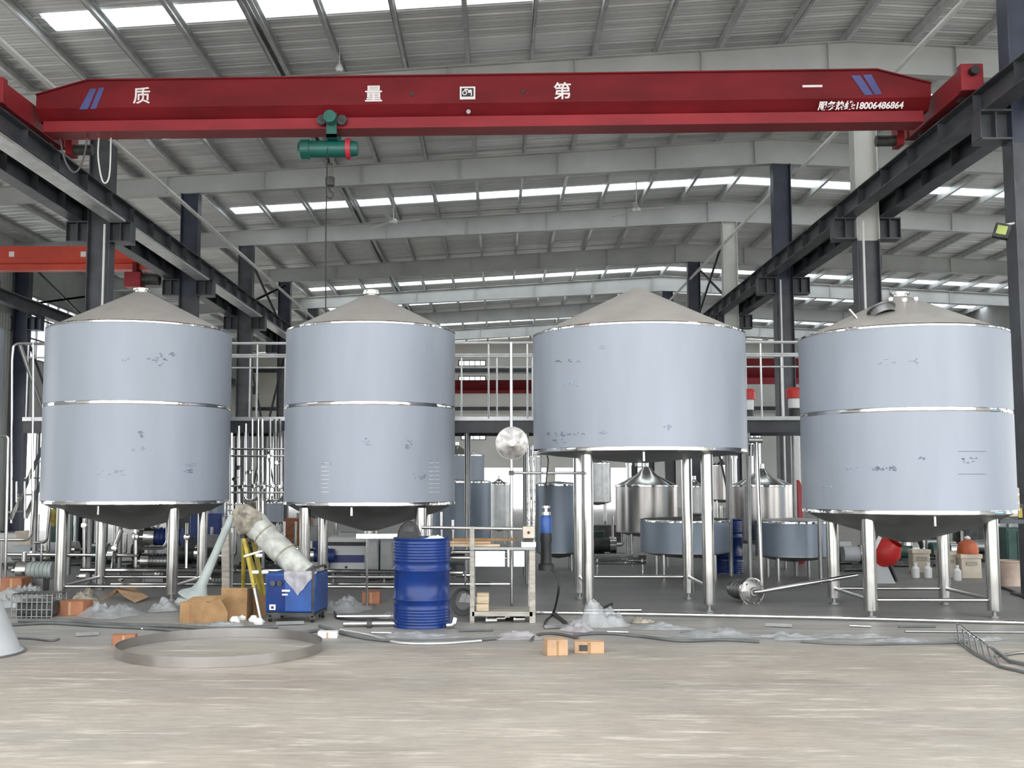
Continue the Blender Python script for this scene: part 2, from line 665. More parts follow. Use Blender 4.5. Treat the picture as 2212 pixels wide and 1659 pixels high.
# purlins, each one length of the hall
for k in range(-11, 19):
    x = -0.57 + 1.18 * k
    for dx in ((0, 0.16) if k == -3 else (0,)):
        mb = MB()
        zt = zr(x + dx) - 0.024
        mb.bx(x + dx - 0.008, x + dx + 0.008, Y0R, YEND - 0.1, zt - 0.17, zt)
        mb.bx(x + dx, x + dx + 0.07, Y0R, YEND - 0.1, zt - 0.012, zt)
        mb.bx(x + dx, x + dx + 0.07, Y0R, YEND - 0.1, zt - 0.17, zt - 0.158)
        mb.build('purlin', 'galv', ceil)

# rafters
for y in YC[:-1]:
    mb = MB()
    for xa, xb in ((XL, XRIDGE), (XRIDGE, XR)):
        mb.bar((xa, y, zr(xa) - .204), (xb, y, zr(xb) - .204), 0.22, 0.016)
        mb.bar((xa, y, zraf(xa) + .008), (xb, y, zraf(xb) + .008), 0.22, 0.016)
        mb.prism([(xa, y - .006, zraf(xa) + .01), (xb, y - .006, zraf(xb) + .01), (xb, y - .006, zr(xb) - .21), (xa, y - .006, zr(xa) - .21)], (0, .012, 0))
    x = XL + 1.6
    while x < XR:
        mb.bx(x - 0.006, x + 0.006, y - 0.1, y + 0.1, zraf(x) + .016, zr(x) - 0.212)
        x += 2.36
    mb.build('rafter', 'paint_rafter', ceil)

# longitudinal tie tubes at the column heads
for x, z, ya, yb in ((7.12, 8.75, Y0R, YC[3]), (6.66, 8.42, YC[3], YC[6]), (-7.1, 7.72, Y0R, YC[6])):
    MB().cyl((x, ya, z), (x, yb, z), 0.045, n=10).build('tie_tube', 'paint_white', ceil)


# ---- walls with openings
def wall_rects(mb, y0, y1, z0, z1, holes, x0, x1, axis='x'):
    """slab pieces around rectangular holes (holes sorted along the wall)"""
    def put(a, b, c, d):
        if b - a < 1e-4 or d - c < 1e-4:
            return
        if axis == 'x':
            mb.bx(x0, x1, a, b, c, d)
        else:
            mb.bx(a, b, x0, x1, c, d)
    cuts = sorted({y0, y1} | {h[0] for h in holes} | {h[1] for h in holes})
    for a, b in zip(cuts[:-1], cuts[1:]):
        hs = sorted([(h[2], h[3]) for h in holes if h[0] <= a + 1e-6 and h[1] >= b - 1e-6])
        z = z0
        for h0, h1 in hs:
            put(a, b, z, h0)
            z = h1
        put(a, b, z, z1)


def wall_window(nm, x, y0, y1, z0, z1, nv, nh, glass, label, axis='x'):
    t = thing(nm, label, None, (x, y0, z0) if axis == 'x' else (y0, x, z0), kind='structure')
    f = MB()

    def b(a0, a1, c0, c1, m=f, th=0.04):
        if axis == 'x':
            m.bx(x - th, x + th, a0, a1, c0, c1)
        else:
            m.bx(a0, a1, x - th, x + th, c0, c1)
    b(y0, y1, z0, z0 + .06)
    b(y0, y1, z1 - .06, z1)
    b(y0, y0 + .06, z0, z1)
    b(y1 - .06, y1, z0, z1)
    f.build('window_frame', 'window_frame', t)
    for i in range(1, nv):
        g = MB()
        a = y0 + (y1 - y0) * i / nv
        b(a - .025, a + .025, z0 + .06, z1 - .06, g, 0.03)
        g.build('mullion', 'window_frame', t)
    for i in range(1, nh):
        g = MB()
        a = z0 + (z1 - z0) * i / nh
        b(y0 + .06, y1 - .06, a - .025, a + .025, g, 0.03)
        g.build('glazing_bar', 'window_frame', t)
    for i in range(nv):
        for j in range(nh):
            g = MB()
            b(y0 + (y1 - y0) * i / nv + .03, y0 + (y1 - y0) * (i + 1) / nv - .03,
              z0 + (z1 - z0) * j / nh + .03, z0 + (z1 - z0) * (j + 1) / nh - .03, g, 0.004)
            g.build('pane', glass, t)


ORDW = ('first', 'second', 'third', 'fourth')
HL, HR = [], []
wn = 1
for i in range(0, 8):
    ya, yb = YC[i] + 0.9, YC[i] + 5.0
    HL.append((ya, yb, 5.15, 7.15))
    HR.append((ya, yb, 5.0, 6.95))
    if i in (1, 2, 3, 5, 6):
        HL.append((ya, yb, 0.0, 4.4))  # unseen openings added to let more daylight into the hall
    if i in (1, 2, 3, 4, 5):
        HR.append((ya, yb, 0.0, 4.4))  # openings added out of view to light floor and roof
    else:
        HR.append((ya, yb, 1.65, 2.9))
    if i < 3:
        HR.append((ya, yb, 7.3, 8.6))  # high windows added out of view for extra light
    nth = ('nearest', 'second', 'third', 'fourth', 'fifth', 'sixth', 'seventh', 'farthest')[i]
    wall_window('window_%d' % wn, XL, ya, yb, 5.15, 7.15, 5, 3, 'glass', 'high steel window in the left wall, %s of its row' % nth)
    wall_window('window_%d' % (wn + 1), XR, ya, yb, 5.0, 6.95, 6, 2, 'glass', 'upper steel window in the right wall, %s of its row' % nth)
    if i not in (1, 2, 3, 4, 5):
        wall_window('window_%d' % (wn + 2), XR, ya, yb, 1.65, 2.9, 4, 1, 'glass_blue', 'low blue tinted window in the right wall, %s of its row' % nth)
    if i < 3:
        wall_window('window_%d' % (wn + 3), XR, ya, yb, 7.3, 8.6, 6, 2, 'glass', 'topmost steel window added for light in the right wall, %s of its row' % nth)
    wn += 4
HL.append((32.9, 37.2, 0.0, 3.15))
HL.append((YC[7] + 0.9, YC[7] + 5.0, 0.0, 4.4))  # hidden opening added to brighten the deep end of the hall
HL.sort()
wl = MB()
wall_rects(wl, Y0R, YEND, 0, zr(XL), HL, XL - 0.12, XL)
single('wall_left', wl, 'wall_sheet', 'grey sheet wall on the left with high windows, an open doorway and added light openings', None, kind='structure')
wr = MB()
wall_rects(wr, Y0R, YEND, 0, zr(XR), HR, XR, XR + 0.12)
single('wall_right', wr, 'wall_sheet', 'grey sheet wall on the right with two rows of windows and added light openings', None, kind='structure')
HS = [(x, x + 1.55, z0, z1) for x in (-6.2, -2.2, 2.4, 8.2) for z0, z1 in ((7.05, 7.35), (7.88, 8.24))]
HB = [(-1.0, 2.7, 0.0, 2.2), (3.2, 8.0, 0.0, 2.2), (-13.0, -9.0, 0.0, 3.2), (-2.05, -0.65, 3.75, 4.4), (3.0, 6.0, 3.75, 4.4), (-8.0, -4.0, 3.75, 4.4), (9.0, 12.0, 3.75, 4.4)]
for i, h in enumerate(HB[3:]):
    wall_window('window_%d' % wn, YEND, h[0], h[1], h[2], h[3], 4, 1, 'glass',
                'small four pane window in the far end wall, %s' % ('seen between the second and third tanks', 'right of the hall centre', 'toward the left', 'in the far right bay')[i], axis='y')
    wn += 1
for i, h in enumerate(HS):
    wall_window('window_%d' % wn, YEND, h[0], h[1], h[2], h[3], 5, 1, 'glass', '%s strip window high in the far end wall, %s from the left' % (('lower', 'upper')[i % 2], ORDW[i // 2]), axis='y')
    wn += 1
wb = MB()
wall_rects(wb, XL, XR, 0, 8.4, HB + HS, YEND, YEND + 0.12, axis='y')
wb.prism([(XL, YEND, 8.4), (XR, YEND, 8.4), (XR, YEND, zr(XR)), (XRIDGE, YEND, zr(XRIDGE)), (XL, YEND, zr(XL))], (0, 0.12, 0))
single('wall_back', wb, 'wall_back_white', 'pale far end wall of the workshop', None, kind='structure')
d = MB()
d.bx(-2.9, -1.05, YEND - 0.1, YEND - 0.02, 0, 2.3)
o = single('door_1', d, 'paint_white', 'white sliding door pushed open in the far end wall', None, (-2.0, YEND, 0), kind='structure')


for i, z in enumerate((7.55, 5.4, 4.6)):
    single('trim_%d' % (i + 1), MB().bx(XL + .4, XR - .8, YEND - .12, YEND - .002, z, z + .2), 'paint_dark', 'dark horizontal rail on the far end wall, %s from the top' % ORDW[i], None, (0, YEND, z), kind='structure')


# ---- columns, brackets
def column(x, y, top, low_m, up_m, label, conduit=None, brackets=True, group=None):
    t = thing('steel_column', label, 'column', (x, y, 0), group)

    def hsec(z0, z1):
        m = MB()
        m.bx(x - .21, x - .195, y - .15, y + .15, z0, z1)
        m.bx(x + .195, x + .21, y - .15, y + .15, z0, z1)
        m.bx(x - .195, x + .195, y - .008, y + .008, z0, z1)
        return m
    hsec(0.03, 5.87).build('lower_shaft', low_m, t)
    hsec(5.87, top).build('upper_shaft', up_m, t)
    MB().bx(x - .3, x + .3, y - .25, y + .25, 0, .03).build('base_plate', low_m, t)
    if brackets:
        for sx in (-1, 1):
            b = MB()
            x0, x1 = x + sx * .21, x + sx * .6
            b.bx(x0, x1, y - .16, y + .16, 6.245, 6.27)
            b.bx(x0, x1, y - .16, y + .16, 5.87, 5.895)
            b.bx(x0, x1, y - .012, y + .012, 5.895, 6.245)
            b.bx(x1 - .012, x1, y - .14, y + .14, 5.895, 6.245)
            b.bx((x0 + x1) / 2 - .01, (x0 + x1) / 2 + .01, y - .14, y + .14, 5.895, 6.245)
            b.build('bracket', low_m, t)
    if conduit is not None:
        MB().cyl((x + conduit, y - .17, 0.05), (x + conduit, y - .17, 6.2), 0.022, n=8).build('conduit', 'paint_white', t)
    return t


ORD = ['', 'first', 'second', 'third', 'fourth', 'fifth', 'sixth', 'seventh', 'eighth']
XCR, XCL = 6.79, -7.4
for i in range(1, 9):
    if i == 1:
        lab = 'thick dark steel column at the right edge carrying flood light and switch box'
    elif i in (2, 4):
        lab = 'steel column with a pale upper half, %s in the right row' % ORD[i]
    else:
        lab = 'dark steel column, %s from the camera in the right row' % ORD[i]
    column(XCR + (.1 if i == 1 else 0), YC[i], zraf(XCR), 'paint_dark', 'paint_lightgrey' if i in (2, 4) else 'paint_navy', lab,
           conduit=-0.10 if i in (2, 3) else None, group='right column row')
for i in range(2, 9):
    lab = 'dark steel column with white conduit behind the leftmost tank' if i == 2 else 'dark steel column, %s from the camera in the left row' % ORD[i]
    column(XCL, YC[i], zraf(XCL), 'paint_dark', 'paint_navy' if i in (3, 5) else 'paint_dark', lab,
           conduit=0.12 if i == 2 else None, group='left column row')
for i in range(3, 8):
    column(-14.0, YC[i], zraf(-14.0), 'paint_navy', 'paint_navy', 'navy steel column against the left wall, %s along it' % ORD[i - 2], group='left wall columns')
    column(20.9, YC[i], zraf(20.9), 'paint_dark', 'paint_dark', 'dark steel column against the right wall, %s along it' % ORD[i - 2], group='right wall columns')


# ---- crane runway beams
def runway(x, label, stiff=True, y0=8.0, y1=YEND - 0.5):
    t = thing('runway_beam', label, 'beam', (x, y0, 6.27))
    g = MB()
    g.bx(x - .13, x + .13, y0, y1, 6.27, 6.287)
    g.bx(x - .13, x + .13, y0, y1, 6.583, 6.6)
    g.bx(x - .007, x + .007, y0, y1, 6.287, 6.583)
    g.build('girder', 'paint_dark', t)
    MB().bx(x - .03, x + .03, y0, y1, 6.6, 6.66).build('rail', 'steel_dull', t)
    if stiff:
        m = MB()
        m.bx(-.12, -.007, -.006, .006, 0.017, .313)
        m.bx(.007, .12, -.006, .006, 0.017, .313)
        me = m.mesh('stiffener', 'paint_dark')
        y = y0 + 0.6
        while y < y1:
            share('stiffener', me, t, (0, y - y0, 0))
            y += 1.19
    return t


runway(6.46, 'dark crane runway beam on the right, facing the tanks')
runway(7.13, 'dark crane runway beam on the far side of the right column row')
runway(-6.98, 'dark crane runway beam on the left, facing the tanks')
runway(-7.82, 'dark crane runway beam on the far side of the left column row')
runway(-13.4, 'dark crane runway beam along the left wall', False, 18)
runway(20.3, 'dark crane runway beam along the right wall', False, 18)

# pale cable trays slung under the left runway beam, one per bay
for i in range(1, 7):
    m = MB()
    ya, yb = YC[i] + .25, YC[i + 1] - .25
    if i == 1:
        ya = 9.0
    m.bx(-7.16, -6.86, ya, yb, 6.215, 6.228)
    m.bx(-7.16, -7.145, ya, yb, 6.228, 6.262)
    m.bx(-6.875, -6.86, ya, yb, 6.228, 6.262)
    single('cable_tray', m, 'galv', 'pale cable tray under the left runway beam, %s bay' % ORD[i], 'cable tray', (-7.05, ya, 6.215), 'trays under the left beam')

# dark cross bracing rods in the column rows
k = 0
for x, i, side in ((XCR, 4, 'right'), (XCL, 4, 'left'), (-13.9, 4, 'left wall'), (-13.9, 5, 'farther left wall')):
    for z0, z1, lvl in ((6.7, zraf(x) - .15, 'upper'), (0.3, 5.7, 'lower')):
        for a, b, wd in ((z0, z1, 'rising'), (z1, z0, 'falling')):
            m = MB()
            dx = 0.03 if wd == 'rising' else -0.03
            m.bar((x + dx, YC[i] + .2, a), (x + dx, YC[i + 1] - .2, b), 0.05, 0.05)
            m.bar((x + dx + .02, YC[i] + .2, a), (x + dx + .02, YC[i + 1] - .2, b), 0.01, 0.07)
            single('brace_rod', m, 'paint_dark', '%s brace bar %s away from the camera in the %s row' % (lvl, wd, side), 'brace',
                   (x, (YC[i] + YC[i + 1]) / 2, (z0 + z1) / 2), 'cross bracing')


# ================================================================== OVERHEAD CRANES
CRX, CRY, CRZ = -0.29, 15.93, 6.592
CRROT = Matrix.Rotation(math.atan2(15.82 - 16.05, 12.6), 4, 'Z')
crane = thing('overhead_crane', 'red bridge crane with white characters spanning the hall', 'crane')


def crane_local(px, py, off=-0.232):
    """crane-frame position of a pixel on the girder's front face"""
    d = CRROT.to_3x3().inverted() @ ray(px, py)
    c = CRROT.to_3x3().inverted() @ (Vector((0, 0, CAMZ)) - Vector((CRX, CRY, CRZ)))
    t = (off - c.y) / d.y
    return c + d * t


def girder_ring(x, drop):
    pr = [(-.26, .755 - drop), (-.26, .735 - drop), (-.225, .735 - drop), (-.225, .33), (-.10, .17), (.10, .17), (.225, .33),
          (.225, .735 - drop), (.26, .735 - drop), (.26, .755 - drop)]
    return [(x, y, z) for y, z in pr]


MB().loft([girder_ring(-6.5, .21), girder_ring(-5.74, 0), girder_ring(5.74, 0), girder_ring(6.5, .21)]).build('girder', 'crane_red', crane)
bf = MB()
bf.loft([[(x, y, z) for y, z in [(-.10, .17), (-.185, .15), (-.185, .0), (.185, .0), (.185, .15), (.10, .17)]] for x in (-6.4, 6.4)])
bf.bx(-6.4, 6.4, -.2, .2, -.015, .0)
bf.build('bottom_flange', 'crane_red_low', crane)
for sx in (-1, 1):
    e = MB()
    ex = sx * 6.72
    e.bx(ex - .13, ex + .13, -1.0, 1.0, .11, .44)
    e.bx(ex - .15, ex + .15, -1.12, -.98, .11, .48)
    e.bx(ex - .15, ex + .15, .98, 1.12, .11, .48)
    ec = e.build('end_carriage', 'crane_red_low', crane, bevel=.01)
    for sy in (-.75, .75):
        MB().cyl((ex - .05, sy, .185), (ex + .05, sy, .185), .115, n=20).build('wheel', 'steel_dull', ec)
    for sy in (-1.17, 1.17):
        MB().cyl((ex, sy - .06, .36), (ex, sy + .06, .36), .06, n=12).build('buffer', 'rubber', ec)
    MB().cyl((ex - sx * .70, .75, .0), (ex - sx * .42, .75, .0), .085, n=16).build('travel_motor', 'machine_dark', ec)
    MB().bx(ex - sx * .42, ex - sx * .32, .62, .88, -.10, .22).build('gearbox', 'crane_red_low', ec)
ROTT = (PI / 2, 0, 0)
for ch, px, py, s in (('质', 306, 209, .265), ('量', 807, 205, .265), ('第', 1215, 199, .265), ('一', 1755, 190, .30)):
    text_mesh(ch, s, 'mark_white', crane, crane_local(px, py), ROTT)
text_mesh('服务热线:18006486864', .135, 'mark_white', crane, crane_local(1858, 229), ROTT, shear=.25, xscale=.92)
# framed plate with a pale mark
pc = crane_local(1010, 201)
pl = MB().box(pc, (.225, .008, .19)).build('name_plate', 'mark_white', crane)
MB().box(pc + Vector((0, -.006, .008)), (.175, .006, .125)).build('plate_field', 'mark_black', pl)
g = MB()
g.lathe([(.022, -.002), (.036, -.002), (.036, .002), (.022, .002), (.022, -.002)], pc + Vector((-.042, -.011, .0)), 16, AX_Y)
g.box(pc + Vector((.035, -.011, .022)), (.055, .004, .045))
g.box(pc + Vector((.055, -.011, -.02)), (.016, .004, .05))
g.box(pc + Vector((-.02, -.011, .048)), (.05, .004, .02))
g.build('plate_mark', 'mark_white', pl)
MB().cyl(crane_local(1012, 241, -.19), crane_local(1012, 241, -.21), .032, n=16).build('round_badge', 'steel_dull', crane)
for px, py in ((890, 203), (1130, 198)):
    c = crane_local(px, py)
    MB().box(c, (.05, .01, .05), Matrix.Rotation(PI / 4, 3, 'Y')).build('plug_hole', 'mark_black', crane)
for pts in (((195, 192), (209, 191), (190, 236), (171, 237)), ((214, 190), (226, 189), (208, 235), (195, 236)),
            ((1838, 163), (1858, 163), (1886, 205), (1868, 206)), ((1864, 162), (1882, 161), (1905, 203), (1890, 205))):
    MB().prism([crane_local(*p) for p in pts], (0, -.004, 0)).build('stripe', 'stripe_blue', crane)
crane.location = (CRX, CRY, CRZ)
crane.rotation_euler = (0, 0, CRROT.to_euler().z)

# green wire-rope hoist under the girder
hc = P(713, 322, 15.93)
ho = thing('electric_hoist', 'green wire rope hoist hanging under the red crane girder', 'hoist', (hc.x, hc.y, hc.z))
x0, x1 = P(668, 322, 15.93).x, P(748, 322, 15.93).x
AXX = Matrix.Rotation(PI / 2, 3, 'Y')
MB().cyl((x0, hc.y, hc.z), (x1, hc.y, hc.z), .125, n=28).build('drum_housing', 'hoist_green', ho)
m = MB()
m.lathe([(0, -.17), (.09, -.16), (.135, -.12), (.14, 0), (.125, .02), (0, .02)], (x0, hc.y, hc.z), 24, AXX)
m.build('motor', 'hoist_green', ho)
for k in range(10):
    a = 2 * PI * k / 10
    MB().box((x0 - .05, hc.y + .142 * math.cos(a), hc.z + .142 * math.sin(a)), (.13, .012, .012), Matrix.Rotation(a, 3, 'X')).build('cooling_fin', 'hoist_green', ho)
MB().cyl((x1, hc.y, hc.z), (x1 + .07, hc.y, hc.z), .155, n=28).build('red_ring', 'hoist_red', ho, label='red end ring')
MB().cyl((x1 + .07, hc.y, hc.z), (x1 + .17, hc.y, hc.z), .12, .10, n=20).build('gearbox', 'hoist_green', ho)
m = MB()
m.bx(hc.x - .02, hc.x + .13, hc.y - .25, hc.y - .2, hc.z + .10, hc.z + .46)
m.bx(hc.x - .02, hc.x + .13, hc.y + .2, hc.y + .25, hc.z + .10, hc.z + .46)
m.bx(hc.x - .02, hc.x + .13, hc.y - .25, hc.y + .25, hc.z + .10, hc.z + .15)
m.build('trolley_plate', 'hoist_green', ho)
for sx in (-.09, .2):
    for sy in (-1, 1):
        MB().cyl((hc.x + sx, hc.y + sy * .19, hc.z + .36), (hc.x + sx, hc.y + sy * .25, hc.z + .36), .075, n=18).build('trolley_wheel', 'machine_dark', ho)
MB().cyl((hc.x + .05, hc.y - .26, hc.z + .36), (hc.x + .05, hc.y - .42, hc.z + .36), .09, n=18).build('trolley_motor', 'hoist_green', ho)
for dx in (-.03, .02, .07):
    MB().cyl((hc.x - .01 + dx, hc.y, hc.z - .1), (hc.x - .01 + dx * .6, hc.y, hc.z - .42), .008, n=6).build('wire_rope', 'rope', ho)
hb = MB().bx(hc.x - .06, hc.x + .07, hc.y - .05, hc.y + .05, hc.z - .56, hc.z - .42).build('hook_block', 'machine_dark', ho, bevel=.02)
hk = smooth_path([(hc.x, hc.y, hc.z - .56), (hc.x, hc.y, hc.z - .62), (hc.x + .05, hc.y, hc.z - .67), (hc.x + .02, hc.y, hc.z - .74), (hc.x - .04, hc.y, hc.z - .71)])
MB().tube(hk, .014, 8).build('hook', 'machine_dark', hb)
pend = P(712, 420, 15.7)
m = MB()
m.tube(smooth_path([(hc.x + .0, 15.7, hc.z - .05), (hc.x - .01, 15.7, hc.z - 1.2), (hc.x + .01, 15.7, 2.6), (hc.x, 15.7, 1.35)]), .009, 6)
m.build('pendant_cable', 'rubber', ho)
MB().bx(hc.x - .04, hc.x + .04, 15.66, 15.74, 1.05, 1.36).build('pendant_control', 'yellow', ho, bevel=.01)

# festoon cables hanging at the crane's left end
INV = (Matrix.Translation((CRX, CRY, CRZ)) @ CRROT).inverted()
for q, rr, m_ in ((((128, 292), (140, 345), (160, 372), (178, 350), (190, 290)), .014, 'cable_grey'), (((214, 290), (212, 340), (222, 392), (236, 380), (240, 289)), .012, 'paint_white')):
    MB().tube(smooth_path([INV @ P(*p_, 16.15) for p_ in q]), rr, 6).build('festoon_cable', m_, crane)


def plain_crane(x0, x1, y, zb, h, m, label, plates=(), carr=None):
    t = thing('bridge_crane', label, 'crane', ((x0 + x1) / 2, y, zb))
    g = MB()
    w = .2
    ring = lambda x, dr: [(x, y - w, zb + h - dr), (x, y - w, zb + h * .45), (x, y - w * .5, zb + h * .24), (x, y + w * .5, zb + h * .24), (x, y + w, zb + h * .45), (x, y + w, zb + h - dr)]
    g.loft([ring(x0, h * .25), ring(x0 + .7, 0), ring(x1 - .7, 0), ring(x1, h * .25)])
    g.build('girder', m, t)
    MB().bx(x0, x1, y - .15, y + .15, zb, zb + h * .24).build('bottom_flange', 'crane_red_low' if m == 'crane_red' else m, t)
    for ex in (carr or (x0 + .05, x1 - .05)):
        MB().bx(ex - .12, ex + .12, y - 1.1, y + 1.1, 6.68, 6.98).build('end_carriage', m, t, bevel=.01)
    for px, py, s in plates:
        c = P(px, py, y - w - .004)
        MB().box(c, (s, .006, s)).build('white_plate', 'mark_white', t)
    return t


lc = plain_crane(-13.2, -8.05, 26.5, 6.556, .57, 'crane_orange', 'orange red bridge crane in the left aisle behind the leftmost tank', ((25, 549, .13), (180, 549, .13)), carr=(-13.4, -7.82))
q = P(318, 604, 26.2)
lh = thing('electric_hoist', 'small dark hoist with a red frame under the left aisle crane', 'hoist', (q.x, q.y, q.z))
MB().cyl((q.x - .1, q.y, q.z), (q.x + .3, q.y, q.z), .14, n=18).build('drum_housing', 'machine_dark', lh)
MB().bx(q.x - .5, q.x - .1, q.y - .2, q.y + .2, q.z - .2, q.z + .16).build('frame', 'crane_red_low', lh, bevel=.02)
MB().bx(q.x - .35, q.x - .25, q.y - .05, q.y + .35, q.z + .16, q.z + .42).build('hanger', 'crane_red', lh)
plain_crane(-6.8, 6.25, 59.0, 6.12, .70, 'crane_red', 'distant red bridge crane seen between the second and third tanks', carr=(-6.98, 6.46))
plain_crane(7.32, 20.1, 45.0, 5.38, 1.02, 'crane_red', 'dark red bridge crane in the right aisle between the third and fourth tanks', carr=(7.13, 20.3))


# ================================================================== THE FOUR BIG TANKS
def on_cyl(px, py, X, Y, Rr):
    d = ray(px, py)
    a = d.x ** 2 + d.y ** 2
    b = -2 * (d.x * X + d.y * Y)
    c = X * X + Y * Y - Rr * Rr
    disc = b * b - 4 * a * c
    if disc < 0:
        return None
    t = (-b - math.sqrt(disc)) / (2 * a)
    return Vector((d.x * t, d.y * t, CAMZ + d.z * t))


def scribble(t, X, Y, Rr, px, py, w, h, n, m):
    """faint marker strokes lying on the shell, spread over w x h pixels"""
    mb = MB()
    for _ in range(n):
        a = (px + rnd.uniform(-.5, .5) * w, py + rnd.uniform(-.5, .5) * h)
        dx, dy = rnd.uniform(-9, 9), rnd.uniform(-7, 7)
        pts = [on_cyl(a[0] + dx * k + rnd.uniform(-2, 2), a[1] + dy * k * (1 if k != 1 else -0.3), X, Y, Rr + .002) for k in (0, .5, 1)]
        if None in pts:
            continue
        mb.tube(pts, .0045, 4)
    if mb.v:
        tag(mb.build('marker_scribble', m, t), kind='stuff')


def big_tank(label, X, Y, Rr, zb, zt, zband, zap, sp, marks=(), noz=None, front_bar=True, rear_bar=True, leg_r=.068, bar_z=.2, dish=.34):
    t = thing('steel_tank', label, 'tank', (X, Y, 0), 'large film covered tanks')
    N = 96
    c = (X, Y, 0)
    if zband:
        MB().lathe([(Rr, zb + .035), (Rr, zband - .022)], c, N).build('lower_shell', 'film', t)
        MB().lathe([(Rr, zband + .022), (Rr, zt)], c, N).build('upper_shell', 'film', t)
        MB().lathe([(Rr - .004, zband - .024), (Rr - .001, zband - .018), (Rr - .001, zband + .018), (Rr - .004, zband + .024)], c, N).build('band', 'steel_bright', t, label='polished bare steel band')
    else:
        MB().lathe([(Rr, zb + .035), (Rr, zt)], c, N).build('shell', 'film', t)
    MB().lathe([(Rr, zt), (Rr + .006, zt + .004), (Rr + .006, zt + .022), (Rr - .012, zt + .034), (Rr - .05, zt + .032)], c, N).build('top_rim', 'steel_bright', t)
    cap = .10 if noz else .035
    MB().lathe([(Rr - .03, zt + .024), (cap, zap), (0, zap + .012)], c, N).build('cone_roof', 'cone_steel', t, label='dull warm grey steel cone')
    if noz:
        MB().lathe([(.085, zap - .02), (.085, zap + noz), (.11, zap + noz), (.11, zap + noz + .02), (.0, zap + noz + .02)], c, 24).build('nozzle', 'steel', t)
    MB().lathe([(Rr + .001, zb + .038), (Rr + .004, zb + .03), (Rr + .004, zb), (Rr - .05, zb - .012)], c, N).build('bottom_rim', 'steel_bright', t)
    MB().lathe([(Rr - .03, zb - .002), (Rr * .8, zb - dish * .30), (.09, zb - dish), (0, zb - dish)], c, 64).build('cone_bottom', 'steel_dull', t)
    MB().cyl((X, Y, zb - dish - .04), (X, Y, zb - dish + .02), .05, n=16).build('drain', 'steel', t)
    h = sp / 2
    pos = [(X - h, Y - h), (X + h, Y - h), (X - h, Y + h), (X + h, Y + h)]
    for lx, ly in pos:
        rr = math.hypot(lx - X, ly - Y)
        lt = zb - .02 - max(0, (Rr * .97 - rr)) / Rr * dish * .6
        lg = MB().cyl((lx, ly, .075), (lx, ly, lt), leg_r, n=24).build('leg', 'steel', t)
        f = MB()
        f.cyl((lx, ly, .02), (lx, ly, .09), .022, n=12)
        f.cyl((lx, ly, 0), (lx, ly, .02), .055, n=20)
        f.build('foot', 'steel_dull', lg)
    runs = [(0, 2), (1, 3)]
    if front_bar:
        runs.append((0, 1))
    if rear_bar:
        runs.append((2, 3))
    for a, b in runs:
        pa, pb = Vector((*pos[a], bar_z)), Vector((*pos[b], bar_z))
        dd = (pb - pa).normalized() * leg_r
        MB().cyl(pa + dd, pb - dd, .022, n=12).build('stretcher', 'steel', t)
    # short stub pipe under the rim
    MB().cyl((X - .1, Y - Rr + .08, zb - .02), (X - .1, Y - Rr + .08, zb - .12), .016, n=10).build('stub_pipe', 'steel', t)
    for mk in marks:
        scribble(t, X, Y, Rr, *mk)
    return t


T1 = big_tank('leftmost large film covered tank with a steel belt and four legs', -4.69, 14.41, 1.175, 1.175, 3.375, 2.403, 3.93, 1.38,
              [(355, 775, 60, 26, 16, 'marker'), (305, 938, 14, 10, 5, 'marker'), (298, 968, 26, 6, 5, 'marker_pale'), (412, 1003, 26, 10, 8, 'marker_pale'),
               (412, 1018, 30, 6, 6, 'marker'), (240, 1020, 50, 12, 9, 'marker_pale'), (262, 778, 30, 14, 4, 'marker_pale')], noz=.03, bar_z=.165)
T2 = big_tank('narrow film covered tank, second from the left, behind the blue drum', -1.65, 14.37, 1.095, 1.16, 3.36, 2.391, 3.87, 1.42,
              [(785, 955, 30, 16, 7, 'marker_pale'), (882, 962, 16, 24, 7, 'marker'), (908, 1028, 30, 10, 9, 'marker'), (935, 1000, 30, 24, 6, 'marker_pale'),
               (708, 1000, 16, 12, 4, 'marker_pale')], noz=.05, bar_z=.17)
for k in range(8):          # printed rule marks low on the second tank
    for pxa, wd in ((702, 16), (938, 22)):
        pa, pb = on_cyl(pxa - wd / 2, 1000 + k * 9, -1.65, 14.37, 1.097), on_cyl(pxa + wd / 2, 1000 + k * 9, -1.65, 14.37, 1.097)
        MB().tube([pa, (pa + pb) / 2 + Vector((0, -.001, 0)), pb], .0035, 4).build('rule_mark', 'mark_white', T2)
T3 = big_tank('widest film covered tank raised on tall legs, without a belt', 1.69, 13.33, 1.262, 1.79, 3.17, None, 3.785, 1.35,
              [(1223, 780, 50, 4, 10, 'marker'), (1232, 828, 26, 12, 8, 'marker_pale'), (1200, 938, 44, 8, 8, 'marker'), (1242, 937, 30, 6, 8, 'marker'),
               (1208, 953, 30, 8, 7, 'marker'), (1305, 935, 18, 8, 5, 'marker_pale'), (1440, 925, 14, 14, 6, 'marker_pale'), (1303, 752, 10, 8, 3, 'marker_pale')],
              front_bar=False, bar_z=.27, dish=.12)
T4 = big_tank('rightmost large film covered tank with a steel belt and hatched roof', 4.646, 12.79, 1.14, 1.107, 3.08, 2.205, 3.57, 1.31,
              [(1915, 782, 40, 14, 6, 'marker_pale'), (1960, 780, 50, 8, 5, 'marker_pale'), (1912, 1012, 60, 7, 18, 'marker'), (1840, 1013, 26, 8, 6, 'marker_pale'),
               (1992, 989, 14, 5, 4, 'marker'), (2098, 995, 34, 14, 9, 'marker'), (1783, 1055, 24, 14, 5, 'marker_pale')], noz=.03, bar_z=.185, leg_r=.072)
for yy in (975, 1024):
    pts = [on_cyl(2070 + 12 * k, yy, 4.646, 12.79, 1.142) for k in range(6)]
    MB().tube(pts, .003, 4).build('ruled_line', 'marker', T4)
